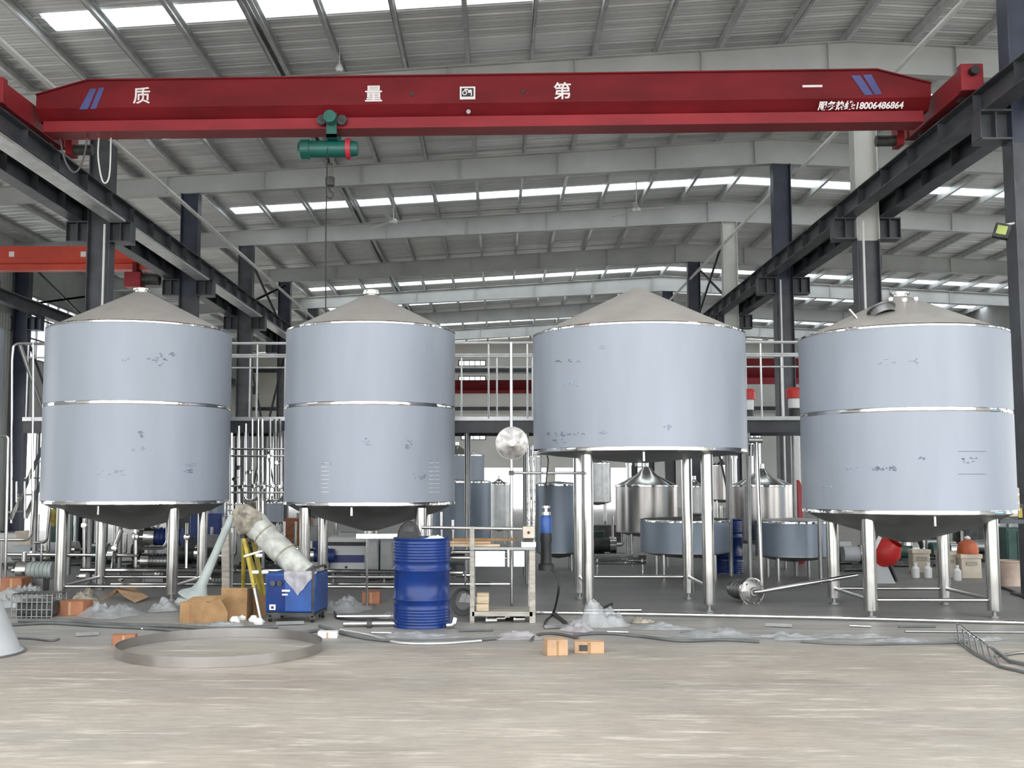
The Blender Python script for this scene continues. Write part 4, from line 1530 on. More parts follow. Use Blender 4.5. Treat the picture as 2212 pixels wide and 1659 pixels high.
MB().bx(xb - .012, xb, CY0 + .262, CY0 + .55, 0, P(500, 1274, CY0 + .25).z).build('side_panel', 'cardboard', t)
MB().prism([(cg1.x, CY0, 0), (cg1.x, CY0 + .012, 0), (xa + .02, CY0 + .262, 0), (xa + .02, CY0 + .25, 0)], (0, 0, .12)).build('torn_flap', 'cardboard', t)
m = MB()
m.add([(cg0.x + .04, CY0 + .004, cz_ - .01), (cg1.x - .08, CY0 + .004, cz_ - .01), (cg1.x - .02, CY0 + .12, cz_ + .05), (cg0.x + .1, CY0 + .12, cz_ + .03)], [(0, 1, 2, 3)])
m.build('top_flap', 'cardboard', t)
MB().bx(cg0.x + .1, cg0.x + .112, CY0 - .004, CY0, .01, cz_ - .04).build('tape_seam', 'cardboard_red', t)
MB().bx(cg0.x + .013, xb - .02, CY0 + .27, CY0 + .54, 0.002, .012).build('bottom_panel', 'cardboard', t)

pg = P(424, 1290, CY0 + .33)
t = thing('pedestal', 'leaning grey green pedestal with a flared round foot on the brown carton', 'pedestal', (pg.x, CY0 + .33, cz_ - .12))
m = MB()
tp = P(502, 1112, 11.9)
d_ = (tp - pg)
pts = [pg + d_ * f for f in (-.02, .02, .08, .16, .5, 1.0)]
m.tube(pts, .1, 24, True, [.20, .17, .09, .055, .042, .038])
m.build('stem', 'grey_green', t, smooth=60)
m = MB()
m.lathe([(0, -.06), (.21, -.06), (.225, -.03), (.19, .01), (.10, .03), (0, .04)], pg + Vector((0, 0, -.01)), 32)
m.build('foot', 'grey_green', t)
MB().lathe([(0, -.03), (.06, -.02), (.07, 0), (.06, .02), (0, .03)], P(457, 1216, 12.3), 20, AX_Y).build('black_pad', 'rubber', t)
# wedge the foot on blocks inside the carton so that it stands
MB().bx(pg.x - .15, pg.x + .15, CY0 + .28, CY0 + .5, .012, pg.z - .07).build('packing_block', 'cardboard_red', t)

# white foam scraps in front of the carton
for i, (px, py) in enumerate(((508, 1344), (524, 1338), (548, 1342), (560, 1348))):
    g = G(px, py)
    m = MB().lathe([(0, 0), (.05, 0), (.055, .025), (.03, .06), (0, .065)], g, 8)
    for v in m.v:
        v += Vector((noise.noise(v * 23), noise.noise(v * 23 + Vector((2, 0, 0))), 0)) * .02
    single('foam_scrap', m, 'white_plastic', 'white foam scrap on the floor right of the torn carton, %s from the left' % ORD[i + 1], 'scrap', g, 'foam scraps')


# ================================================================== BENCH WITH TOOLS
bg_ = G(1085, 1345)
BY = bg_.y
t = thing('work_bench', 'steel work bench with a wooden shelf right of the blue drum', 'bench', (bg_.x, BY, 0))
xl, xr = P(1020, 1300, BY).x, P(1150, 1300, BY).x
zt_ = P(0, 1186, BY).z
for x, w_, top in ((xl, .045, P(0, 1137, BY).z), (xr, .06, zt_)):
    MB().bx(x - w_ / 2, x + w_ / 2, BY - .02, BY + .02, 0, top).build('leg', 'wood_grey', t)
    MB().bx(x - w_ / 2, x + w_ / 2, BY + .5, BY + .54, 0, zt_).build('leg', 'wood_grey', t)
MB().bx(xl - .02, xr + .03, BY - .03, BY + .55, zt_, zt_ + .025).build('top', 'steel_dull', t)
MB().bx(xl + .03, P(1088, 0, BY).x, BY - .025, BY - .01, P(0, 1222, BY).z, zt_ - .012).build('apron_panel', 'galv', t)
MB().bx(P(1106, 0, BY).x, P(1128, 0, BY).x, BY - .025, BY - .01, P(0, 1222, BY).z, zt_ - .012).build('apron_panel', 'galv', t)
MB().cyl((P(1095, 0, BY).x, BY - .04, P(0, 1222, BY).z), (P(1095, 0, BY).x, BY - .04, zt_), .016, n=12).build('bracket_tube', 'steel_bright', t)
zs = P(0, 1322, BY).z
MB().bx(xl, xr, BY - .02, BY + .5, zs - .03, zs + .015).build('shelf', 'wood_grey', t)
for i, (px, py, w_, h_) in enumerate(((1042, 1310, .13, .075), (1043, 1291, .125, .105), )):
    p = P(px, py, BY)
    z0_ = zs + .016 if i == 0 else zs + .094
    o = MB().bx(p.x - w_ / 2, p.x + w_ / 2, BY + .02, BY + .16, z0_, z0_ + h_)
    single('wood_block', o, 'wood', ('lower wooden block on the bench shelf', 'upper wooden block on the bench shelf')[i], 'block', (p.x, BY + .09, z0_), 'wood blocks', bevel=.006)
# things on the bench top
zt2 = zt_ + .026
p = P(1142, 1165, BY)
t = thing('socket_box', 'cream socket box standing on the right end of the bench', 'socket', (p.x, BY + .08, zt2))
MB().bx(p.x - .075, p.x + .075, BY, BY + .16, zt2, zt2 + .05).build('base', 'white_plastic', t)
MB().bx(p.x - .05, p.x + .045, BY + .04, BY + .12, zt2 + .05, zt2 + .09).build('neck', 'machine_dark', t)
MB().bx(p.x - .06, p.x + .06, BY, BY + .14, zt2 + .09, zt2 + .21).build('box', 'beige', t, bevel=.008)
MB().cyl((p.x, BY - .001, zt2 + .15), (p.x, BY - .008, zt2 + .15), .014, n=12).build('socket_hole', 'mark_black', t)
zr_ = P(0, 1141, BY).z
single('steel_rod', MB().cyl((P(916, 0, BY).x - .0, BY + .03, zr_ + .01), (p.x - .065, BY + .03, zr_ - .005), .017, n=12), 'steel', 'long steel rod lying from the socket box toward the blue drum', 'rod', (p.x, BY, zr_))
for i, (x0_, x1_, dz, mm, yy) in enumerate(((955, 1080, .015, 'wood', .12), (935, 1060, .0, 'cardboard_light', .2), (975, 1118, .055, 'cardboard', .3))):
    a, b = P(x0_, 1160, BY), P(x1_, 1160, BY)
    single('plank', MB().bar((a.x, BY + yy, zt2 + .012 + dz * .0 + i * .026), (b.x, BY + yy, zt2 + .012 + i * .026), .09, .022), mm,
           ('pale wooden strip on the bench nearest the camera', 'light brown strip sticking out of the bench toward the drum', 'brown board at the back of the bench')[i], 'plank', (a.x, BY + yy, zt2 + i * .026))
for i, (px0, px1, py) in enumerate(((978, 1016, 1192), (975, 1014, 1205))):
    a, b = P(px0, py, BY + .25), P(px1 + 20, py, BY + .25)
    o = MB().cyl(a, b + Vector((.3, 0, 0)), .02, n=12)
    o.bx(b.x + .1 + i * .08, b.x + .13 + i * .08, BY + .235, BY + .265, b.z, zt_)
    single('side_tube', o, 'steel', ('upper short tube hung under the bench left side', 'lower short tube hung under the bench left side')[i], 'tube', (a.x, BY + .25, a.z))
# clutter of fittings under the bench
for i, (px, py, rr) in enumerate(((1080, 1336, .03), (1100, 1334, .035), (1122, 1338, .03), (1062, 1340, .025))):
    g = G(px, py + 6)
    m = MB().cyl(g + Vector((-.05, .0, rr)), g + Vector((.05, .02, rr)), rr, n=12)
    m.cyl(g + Vector((-.06, .0, rr)), g + Vector((-.045, .0, rr)), rr * 1.4, n=12)
    single('pipe_fitting', m, 'steel', 'short pipe fitting on the floor under the bench, %s from the left' % ('second', 'third', 'last', 'first')[i], 'fitting', g, 'fittings under the bench')

# angle grinder kit: dark coil between drum and bench
c = P(1000, 1275, 12.2)
t = thing('cable_reel', 'dark cable coil leaning on the bench left leg', 'reel', (c.x, 12.2, 0))
for k in range(4):
    m = MB()
    m.tube([(c.x + (.13 - .012 * k) * math.cos(a), 12.18 + .02 * k, .16 + (.15 - .012 * k) * math.sin(a)) for a in [2 * PI * j / 24 for j in range(25)]], .013, 6)
    m.build('coil', 'cable_grey', t)
single('thin_rod', MB().cyl(G(975, 1308), P(1012, 1250, 12.0), .008, n=8), 'steel_bright', 'thin bright rod leaning from the floor to the bench left leg', 'rod', G(975, 1308))

# blue and black hand tool standing on its stand, cable down to the floor
c = P(1180, 1225, BY + .3)
TY = BY + .3
t = thing('power_tool', 'blue and black power tool hanging on a cable right of the bench', 'tool', (c.x, TY, c.z))
zf = lambda py: P(0, py, TY).z
m = MB()
m.lathe([(0, zf(1230)), (.085, zf(1230)), (.085, zf(1218)), (.06, zf(1214)), (.055, zf(1175)), (.065, zf(1165)), (.062, zf(1150)), (0, zf(1150))], (c.x, TY, 0), 24)
m.build('body', 'rubber', t)
m = MB()
m.lathe([(0, zf(1150)), (.06, zf(1150)), (.062, zf(1118)), (.045, zf(1112)), (0, zf(1112))], (c.x, TY, 0), 24)
m.build('sleeve', 'welder_blue', t)
m = MB()
m.lathe([(0, zf(1112)), (.05, zf(1112)), (.05, zf(1105)), (.02, zf(1104)), (.02, zf(1098)), (.045, zf(1097)), (.045, zf(1092)), (0, zf(1091))], (c.x, TY, 0), 24)
m.build('cap', 'steel', t)
MB().tube(smooth_path([(c.x, TY, zf(1092)), (c.x + .0, TY + .05, zf(1050)), P(1184, 1000, TY + .4), P(1182, 984, 12.3)]), .008, 6).build('suspension_cable', 'rubber', t)
cb = [P(1188, 1226, TY - .05), P(1205, 1245, TY - .1), P(1206, 1280, TY - .1), G(1195, 1325, .02), G(1180, 1340, .015), G(1176, 1352, .015)]
MB().tube(smooth_path(cb), .012, 6).build('power_cable', 'rubber', t)
MB().tube(smooth_path([G(1195, 1325, .02), G(1212, 1338, .015), G(1222, 1346, .015)]), .02, 6).build('power_plug', 'rubber', t)

# round polished cover on a pole
DY = 12.25
p = P(1104, 740, DY)
t = thing('cover_stand', 'round dished steel cover fixed on a tall thin pole between the middle tanks', 'stand', (p.x, DY, 0))
MB().cyl((p.x, DY, .02), (p.x, DY, p.z), .018, n=12).build('pole', 'steel', t)
MB().cyl((p.x, DY, 0), (p.x, DY, .02), .12, n=20).build('base', 'steel_dull', t)
c = P(1106, 957, DY - .06)
m = MB()
m.lathe([(.165, -.02), (.174, -.015), (.174, .0), (.165, .004), (.06, .018), (.05, .024), (0, .026)], c, 40, AX_Y)
cv = m.build('cover', 'brushed', t)
MB().lathe([(.018, .024), (.034, .024), (.034, .04), (.018, .04), (.018, .024)], c, 20, AX_Y).build('knob', 'steel', cv)
MB().lathe([(.168, -.02), (.18, -.02), (.18, -.008), (.168, -.008), (.168, -.02)], c, 40, AX_Y).build('rim', 'steel_dull', cv)
MB().cyl((p.x, DY - .02, P(0, 1022, DY).z), P(1262, 1022, 12.5), .016, n=10).build('side_arm', 'steel', t)
MB().box((p.x, DY - .02, P(0, 1022, DY).z), (.06, .06, .05)).build('clamp', 'machine_dark', t)
MB().box((p.x, DY - .02, P(0, 1180, DY).z), (.05, .05, .045)).build('clamp', 'machine_dark', t)
for px in (1142, 1152):
    a = P(px, 962, 15.2)
    single('riser_pipe', MB().cyl((a.x, 15.2, 0), a, .026, n=12), 'steel_bright', '%s bright riser pipe left of the raised tank' % ('left' if px == 1142 else 'right'), 'pipe', (a.x, 15.2, 0), 'twin risers')

# transfer pump on the floor with riser and suction pipe
g = G(1630, 1306)
PYY = g.y + .1
c = P(1624, 1278, PYY)
t = thing('transfer_pump', 'round steel transfer pump on the floor right of the raised tank', 'pump', (c.x, PYY, 0))
RT = Matrix.Rotation(.35, 3, 'Z') @ AX_Y
m = MB()
m.lathe([(0, .06), (.05, .06), (.06, .045), (.12, .035), (.15, .02), (.155, -.03), (.12, -.05), (0, -.05)], c, 32, RT)
cs = m.build('casing', 'brushed', t)
ax = RT @ Vector((0, 0, 1))
MB().lathe([(.15, .012), (.166, .012), (.166, -.02), (.15, -.02), (.15, .012)], c, 32, RT).build('clamp_ring', 'steel_bright', cs)
for k in range(8):
    a = 2 * PI * k / 8
    q = c + RT @ Vector((.13 * math.cos(a), .13 * math.sin(a), .03))
    MB().cyl(q, q + ax * .02, .012, n=8).build('bolt', 'steel_dull', cs)
MB().cyl(c - ax * .05, c - ax * .40, .10, n=20).build('motor', 'steel_dull', t)
for k in range(4):
    MB().cyl(c - ax * (.1 + .07 * k), c - ax * (.115 + .07 * k), .115, n=20).build('motor_fin', 'steel_dull', t)
for s_ in (-1, 1):
    q = c - ax * .02 + RT @ Vector((s_ * .1, 0, 0))
    MB().cyl((q.x, q.y, 0), (q.x, q.y, c.z - .08), .014, n=8).build('foot', 'steel_dull', t)
b = P(1852, 1242, PYY - .1)
MB().tube([c + ax * .06, c + ax * .09 + Vector((.06, 0, .01)), b], .026, 12).build('suction_pipe', 'steel', t)
rp = P(1645, 1255, PYY + .05)
tp = P(1634, 955, PYY + .05)
MB().cyl(rp + Vector((0, 0, -.06)), tp, .026, n=12).build('riser', 'steel', t)
cl = MB().cyl(P(1617, 951, PYY + .05), P(1646, 951, PYY + .05), .036, n=14).build('pipe_head', 'steel_dull', t)
MB().cyl(P(1622, 960, PYY + .05), P(1622, 985, PYY + .05), .03, n=12).build('head_branch', 'steel_dull', cl)

# ================================================================== RIGHT HAND BACKGROUND CLUTTER
sx = XCR - .33
b1 = P(2190, 1085, YC[1] - .3)
t = thing('switch_box', 'cream switch box with red and blue buttons on the right column', 'switch box', (b1.x, YC[1] - .2, b1.z - .2))
MB().box((b1.x, YC[1] - .2, b1.z), (.19, .12, .36)).build('box', 'beige', t, bevel=.01)
MB().box((b1.x, YC[1] - .17, b1.z - .05), (.34, .04, .06)).build('mounting_bar', 'machine_dark', t)
for px, py, mm in ((2190, 1068, 'cardboard_red'), (2190, 1086, 'red'), (2191, 1101, 'stripe_blue')):
    c = P(px, py, YC[1] - .262)
    bt = MB().cyl(c, c + Vector((0, -.03, 0)), .026, n=16).build('button', mm, t)
    MB().cyl(c + Vector((.05, 0, 0)), c + Vector((.05, -.015, 0)), .016, n=12).build('lamp', 'white_plastic', bt)
MB().box((b1.x + .09, YC[1] - .265, b1.z - .13), (.05, .01, .12)).build('warning_plate', 'yellow', t)
MB().box((b1.x - .03, YC[1] - .2, b1.z - .24), (.30, .2, .05)).build('tool_shelf', 'paint_dark', t)
# flood light on the same column
c = P(2164, 500, YC[1] - .15)
t = thing('flood_light', 'square flood light with a yellow green face on the right column', 'lamp', c)
RF = Matrix.Rotation(-.45, 3, 'Z') @ Matrix.Rotation(.3, 3, 'Y') @ Matrix.Rotation(-.25, 3, 'X')
MB().box(c, (.19, .08, .20), RF).build('housing', 'machine_dark', t, bevel=.01)
MB().box(c + RF @ Vector((0, -.045, 0)), (.12, .01, .12), RF).build('glass', 'lamp_glass', t)
MB().cyl(c + Vector((0, .03, .08)), (XCR - .11, YC[1] - .1, c.z + .12), .015, n=8).build('bracket', 'paint_white', t)

def crate(px, pyb, pyt, w_, m, label, cat='crate', round_=False, y=None):
    g = G(px, pyb)
    yy = y or g.y
    h_ = P(px, pyt, yy).z
    if round_:
        t = thing('bucket', label, cat, (g.x, yy, 0))
        MB().lathe([(0, 0), (w_ * .42, 0), (w_ * .5, h_), (w_ * .47, h_), (w_ * .40, .02), (0, .02)], (g.x, yy, 0), 28).build('body', m, t)
        MB().lathe([(w_ * .5, h_ - .03), (w_ * .53, h_ - .02), (w_ * .53, h_), (w_ * .49, h_)], (g.x, yy, 0), 28).build('rim', m, t)
    else:
        t = thing('crate', label, cat, (g.x, yy, 0))
        MB().bx(g.x - w_ / 2, g.x + w_ / 2, yy, yy + w_ * .8, 0, h_).build('body', m, t, bevel=.01)
        MB().bx(g.x - w_ / 2 - .015, g.x + w_ / 2 + .015, yy - .015, yy + w_ * .8 + .015, h_ - .06, h_ + .005).build('lid', m, t, bevel=.008)
        MB().bx(g.x - .08, g.x + .08, yy - .02, yy, h_ * .55, h_ * .7).build('handle', 'wood_grey', t)
    return t, g, h_


crate(2182, 1265, 1210, .34, 'pink_beige', 'pale pink bucket beside the right column', 'bucket', True)
c1, g1, h1 = crate(2100, 1250, 1198, .30, 'beige', 'beige crate with an orange cover on it behind the rightmost tank')
m = MB()
m.lathe([(.15, 0), (.155, .05), (.13, .16), (.05, .21), (0, .215)], (g1.x, g1.y + .12, h1 + .006), 20)
t = single('orange_cover', m, 'orange', 'rounded orange cover lying on the beige crate', 'cover', (g1.x, g1.y + .12, h1 + .006))
single('white_cap', MB().lathe([(0, 0), (.04, 0), (.05, .02), (.02, .05), (0, .052)], (g1.x, g1.y + .12, h1 + .222), 14), 'white_plastic', 'small white cap on top of the orange cover', 'cap', (g1.x, g1.y + .12, h1 + .222))
crate(2050, 1248, 1192, .24, 'beige', 'plain beige crate behind the rear leg of the rightmost tank')
crate(1992, 1238, 1188, .27, 'beige', 'beige crate left of the rear leg of the rightmost tank')
for i, (px, py) in enumerate(((2005, 1240), (2045, 1240), (2068, 1246), (1978, 1240))):
    g = G(px, py + 8)
    t = thing('plastic_jug', 'white plastic jug in front of the beige crates, %s from the left' % ('second', 'third', 'last', 'first')[i], 'jug', g, 'white jugs')
    MB().lathe([(0, 0), (.055, 0), (.06, .02), (.06, .14), (.025, .18), (.025, .2)], g, 18).build('body', 'white_plastic', t)
    MB().lathe([(.03, .195), (.03, .225), (0, .225)], g, 14).build('cap', 'white_plastic', t)
# red round machine with grey chute
c = P(1912, 1195, 16.2)
t = thing('mixer', 'red round mixer with a grey chute behind the rightmost tank front leg', 'mixer', (c.x, 16.2, 0))
m = MB()
m.lathe([(0, -.2), (.12, -.18), (.2, -.05), (.2, .08), (.13, .2), (.12, .22)], c, 28, Matrix.Rotation(.5, 3, 'X') @ Matrix.Rotation(.5, 3, 'Y'))
m.build('drum', 'red', t)
m = MB()
m.prism([(c.x - .25, 16.15, 0), (c.x + .12, 16.15, 0), (c.x - .08, 16.15, c.z + .02), (c.x - .25, 16.15, c.z + .1)], (0, .25, 0))
m.build('chute', 'grey_paint', t)
MB().bar((c.x - .22, 16.1, c.z), (c.x - .1, 16.1, c.z + .24), .03, .05).build('lever', 'white_plastic', t)
for s_ in (-1, 1):
    MB().bar((c.x + .05 + s_ * .2, 16.5, 0), (c.x + .05, 16.35, c.z), .04, .04).build('frame_leg', 'machine_dark', t)
# dark machines farther back
for i, (px, py, y, w_, hpx, mm, lab) in enumerate(((2080, 1225, 21, .9, 1130, 'machine_dark', 'dark machine behind the beige crates'), (2195, 1225, 19, .35, 1140, 'green_dark', 'dark green machine beside the right column'),
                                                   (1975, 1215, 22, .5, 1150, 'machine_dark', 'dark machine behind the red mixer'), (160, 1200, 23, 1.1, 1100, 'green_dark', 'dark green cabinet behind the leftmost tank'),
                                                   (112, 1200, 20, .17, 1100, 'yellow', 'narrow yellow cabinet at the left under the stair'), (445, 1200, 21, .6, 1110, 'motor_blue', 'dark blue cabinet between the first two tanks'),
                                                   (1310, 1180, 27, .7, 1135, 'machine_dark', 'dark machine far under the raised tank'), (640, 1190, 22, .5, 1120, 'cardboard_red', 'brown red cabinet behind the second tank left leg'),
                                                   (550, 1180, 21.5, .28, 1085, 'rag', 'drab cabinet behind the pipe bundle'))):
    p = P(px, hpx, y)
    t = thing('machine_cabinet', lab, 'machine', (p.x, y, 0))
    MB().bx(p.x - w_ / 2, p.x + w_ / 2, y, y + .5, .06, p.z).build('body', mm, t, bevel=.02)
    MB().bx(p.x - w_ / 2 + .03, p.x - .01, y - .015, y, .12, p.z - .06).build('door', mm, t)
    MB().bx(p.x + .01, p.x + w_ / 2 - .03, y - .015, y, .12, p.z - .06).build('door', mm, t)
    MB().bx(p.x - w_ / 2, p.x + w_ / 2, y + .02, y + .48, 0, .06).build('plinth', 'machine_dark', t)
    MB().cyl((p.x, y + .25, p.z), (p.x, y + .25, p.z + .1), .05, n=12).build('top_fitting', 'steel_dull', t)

# low pump skids filling the floor behind the tanks
SK = [(70, 18.6, .8), (150, 19.4, .9), (235, 18.2, .75), (330, 19.0, .9), (420, 18.4, .8), (470, 17.9, .7), (575, 18.8, .8), (625, 18.0, .7), (690, 19.8, .7), (775, 18.6, .8), (860, 19.0, .8), (940, 18.4, .7),
      (1310, 21.0, .7), (1545, 21.5, .7), (1845, 18.4, .6), (1955, 19.4, .7), (2038, 19.6, .7), (2120, 20.6, .7)]
rs = random.Random(5)
ORDX = ORD[1:] + ['ninth', 'tenth', 'eleventh', 'twelfth', 'thirteenth', 'fourteenth', 'fifteenth', 'sixteenth', 'seventeenth', 'eighteenth']
for i, (px, y, w_) in enumerate(SK):
    x = P(px, 1150, y).x
    t = thing('pump_skid', 'low machine skid on the dark floor behind the big tanks, %s from the left' % ORDX[i], 'machine', (x, y, 0), 'machine skids behind the tanks')
    MB().bx(x - w_ / 2, x + w_ / 2, y - .2, y + .25, .05, .11).build('base_frame', 'machine_dark', t)
    for sx_ in (-1, 1):
        for sy_ in (-.17, .22):
            MB().bx(x + sx_ * (w_ / 2 - .04) - .03, x + sx_ * (w_ / 2 - .04) + .03, y + sy_ - .03, y + sy_ + .03, 0, .05).build('foot', 'machine_dark', t)
    hh = rs.uniform(.32, .62)
    mm = rs.choice(['motor_blue', 'machine_dark', 'steel_dull', 'green_dark', 'machine_dark', 'grey_paint'])
    MB().cyl((x - w_ * .35, y - .05, .27), (x + .05, y - .05, .27), .13, n=18).build('motor', mm, t)
    MB().cyl((x + .05, y - .05, .27), (x + .17, y - .05, .27), .15, n=20).build('casing', 'steel', t)
    MB().tube(fillet([(x + .17, y - .05, .27), (x + .3, y - .05, .27), (x + .3, y - .05, .27 + hh)], .08), .028, 10).build('pipe', 'steel', t)
    MB().cyl((x + .11, y - .05, .35), (x + .11, y - .05, .4 + hh), .025, n=10).build('pipe', 'steel', t)
    MB().bx(x - w_ * .4, x - w_ * .05, y + .05, y + .22, .11, .11 + hh).build('box', rs.choice(['machine_dark', 'steel_dull', 'beige', 'machine_dark', 'green_dark']), t, bevel=.015)

pipes('pipe_pair', 'pair of thick white steel pipes far behind the raised tank left legs', 'pipework', [([P(1284, 1203, 17.6), P(1395, 1203, 17.6)], .045), ([P(1284, 1216, 17.6), P(1395, 1216, 17.6)], .03), ([P(1290, 1203, 17.6), (P(1290, 1203, 17.6).x, 17.6, 0)], .02), ([P(1388, 1203, 17.6), (P(1388, 1203, 17.6).x, 17.6, 0)], .02)], m='steel_bright')

# ================================================================== FLOOR: HOOP, BOXES, CABLES, SHEETS
c = G(476, 1407)
rr = .865
single('steel_hoop', MB().lathe([(rr, .002), (rr, .085), (rr - .004, .085), (rr - .004, .002), (rr, .002)], (c.x, c.y, 0), 96), 'steel_tank', 'big flat steel hoop lying on the floor at the left', 'hoop', (c.x, c.y, 0))
# grey cone at the left border
c = G(-92, 1412)
t = thing('steel_cone', 'grey painted cone cut off by the left edge of the picture', 'cone', (c.x, c.y, 0))
MB().lathe([(.53, .012), (.50, .02), (.33, .42), (.14, .72), (.13, .72), (.32, .41)], (c.x, c.y, 0), 64).build('shell', 'grey_paint', t)
MB().lathe([(.53, 0), (.545, .0), (.545, .014), (.52, .016)], (c.x, c.y, 0), 64).build('rim', 'steel_dull', t)


def carton(px0, px1, pyb, pyt, dep, m, label, rot=0.0, gash=False):
    g0, g1_ = G(px0, pyb), G(px1, pyb)
    y = (g0.y + g1_.y) / 2
    h_ = P((px0 + px1) / 2, pyt, y).z
    w_ = (g1_ - g0).length
    cc = (g0 + g1_) / 2 + Vector((0, dep / 2, 0))
    Rr = Matrix.Rotation(rot, 3, 'Z')
    t = thing('cardboard_box', label, 'box', (cc.x, cc.y, 0))
    MB().box(cc + Vector((0, 0, h_ / 2)), (w_, dep, h_), Rr).build('body', m, t, bevel=.004)
    for s_ in (-1, 1):
        MB().box(cc + Rr @ Vector((0, s_ * dep * .25, 0)) + Vector((0, 0, h_ + .003)), (w_ * .99, dep * .48, .006), Rr).build('flap', m, t)
    MB().box(cc + Rr @ Vector((0, -dep / 2 - .001, 0)) + Vector((0, 0, h_ / 2)), (w_ * .10, .003, h_ * .96), Rr).build('tape', 'cardboard_light' if m != 'cardboard_light' else 'cardboard', t)
    if gash:
        MB().box(cc + Rr @ Vector((-.05, -dep / 2 - .002, 0)) + Vector((0, 0, h_ * .5)), (.07, .004, h_ * .55), Rr).build('dark_opening', 'machine_dark', t, label='torn dark opening')
    return t


carton(1178, 1224, 1417, 1384, .16, 'cardboard_light', 'closed light brown box on the open floor, left one of the pair', rot=.18)
carton(1242, 1306, 1412, 1388, .14, 'cardboard_light', 'torn light brown box on the open floor, right one of the pair', rot=-.06, gash=True)
carton(240, 290, 1394, 1373, .1, 'cardboard_red', 'small reddish carton beside the steel hoop', rot=.1)
carton(122, 184, 1330, 1300, .22, 'cardboard_red', 'reddish brown carton lying left of the leftmost tank front leg', rot=-.15)
carton(0, 46, 1285, 1250, .3, 'cardboard_red', 'reddish carton at the left edge under the stair')
carton(782, 820, 1305, 1280, .2, 'cardboard_red', 'small brown carton on the floor behind the pipes left of the drum')
carton(686, 728, 1379, 1366, .1, 'paper', 'small white packet lying on the floor right of the welder')
# bent cardboard sheet between the legs of the first tank
m = MB()
a = [G(205, 1305), G(232, 1300), G(250, 1296), G(268, 1300), G(292, 1304)]
zz = [.01, .07, .13, .06, .01]
for k in range(4):
    v = [a[k] + Vector((0, 0, zz[k])), a[k + 1] + Vector((0, 0, zz[k + 1])), a[k + 1] + Vector((.05, .35, zz[k + 1] + .03)), a[k] + Vector((.05, .35, zz[k] + .03))]
    m.add(v + [q + Vector((0, 0, .008)) for q in v], [(0, 1, 2, 3), (7, 6, 5, 4), (0, 4, 5, 1), (1, 5, 6, 2), (2, 6, 7, 3), (3, 7, 4, 0)])
single('cardboard_sheet', m, 'cardboard_light', 'bent sheet of cardboard between the legs of the leftmost tank', 'cardboard', a[0])
# wire cage at the left
g0, g1_ = G(24, 1336), G(112, 1336)
t = thing('wire_cage', 'low grey wire cage on the floor at the left', 'cage', ((g0.x + g1_.x) / 2, g0.y + .2, 0))
for z in (.02, .09, .17, .24):
    MB().cyl((g0.x, g0.y, z), (g1_.x, g0.y, z), .007, n=6).build('wire', 'steel_dull', t)
    MB().cyl((g0.x, g0.y + .4, z), (g1_.x, g0.y + .4, z), .007, n=6).build('wire', 'steel_dull', t)
for k in range(9):
    x = g0.x + (g1_.x - g0.x) * k / 8
    MB().cyl((x, g0.y, .0), (x, g0.y, .25), .007, n=6).build('wire', 'steel_dull', t)
    MB().tube([(x, g0.y, .25), (x, g0.y + .4, .25), (x, g0.y + .4, 0)], .007, 6).build('wire', 'steel_dull', t)
MB().bx(g0.x + .02, g1_.x - .02, g0.y + .03, g0.y + .37, .012, .16).build('contents', 'machine_dark', t, bevel=.03)

# cables and thin bars on the floor
def cable(label, pts, r_, m, z=None, cat='cable', name='cable'):
    z = r_ if z is None else z
    pp = [G(px, py, z) for px, py in pts]
    return single(name, MB().tube(smooth_path(pp), r_, 7), m, label, cat, pp[0], smooth=80)


cable('dark cable snaking along the floor from the left edge to the welder', [(22, 1350), (110, 1346), (210, 1352), (330, 1358), (430, 1366), (540, 1362), (640, 1366), (690, 1362)], .016, 'cable_grey')
cable('grey hose lying behind the small reddish carton', [(40, 1340), (150, 1342), (260, 1350), (370, 1352), (470, 1358), (600, 1354)], .02, 'cable_grey')
cable('dark cable curving in front of the blue drum', [(690, 1352), (740, 1368), (800, 1380), (880, 1386), (980, 1386), (1060, 1380), (1090, 1378)], .015, 'cable_grey')
cable('pale hose curving in front of the blue drum', [(735, 1360), (800, 1372), (860, 1388), (950, 1390), (1040, 1384)], .012, 'galv')
cable('brown cable loop left of the pair of boxes', [(1146, 1384), (1160, 1372), (1190, 1368), (1230, 1374), (1250, 1380)], .013, 'rope')
cable('dark cable running from the boxes to the right', [(1240, 1372), (1300, 1368), (1380, 1374), (1470, 1384), (1560, 1382), (1640, 1386)], .014, 'cable_grey')
cable('thin dark cable across the floor at the right', [(1730, 1386), (1790, 1390), (1880, 1392), (1980, 1390), (2090, 1388)], .010, 'cable_grey')
cable('black hose near the right edge of the floor', [(2160, 1268), (2185, 1276), (2212, 1290), (2240, 1300)], .016, 'rubber')
cable('dark cord ending in a plug left of the hoop', [(30, 1378), (70, 1380), (110, 1384), (128, 1380)], .009, 'cable_grey')
cable('short black cable by the raised tank left front leg', [(1284, 1324), (1302, 1314), (1322, 1304)], .014, 'rubber')
cable('black cable loop right of the welder', [(690, 1330), (705, 1312), (722, 1322), (728, 1334), (760, 1338), (850, 1340)], .013, 'rubber')
m = MB().tube([G(1150, 1323, .02), G(1420, 1327, .02), G(1760, 1334, .02), (G(2230, 1346, .02))], .021, 10)
single('floor_pipe', m, 'steel_bright', 'very long thin steel pipe on the floor in front of the two right tanks', 'pipe', G(1150, 1323))
single('floor_pipe', MB().cyl(G(1262, 1318, .02), G(1385, 1318, .02), .018, n=10), 'steel', 'short thin steel pipe beside the raised tank front leg', 'pipe', G(1262, 1318))
single('floor_pipe', MB().cyl(G(1955, 1364, .012), G(2240, 1366, .012), .012, n=10), 'steel_dull', 'thin grey bar on the floor near the right frame', 'pipe', G(1955, 1364))
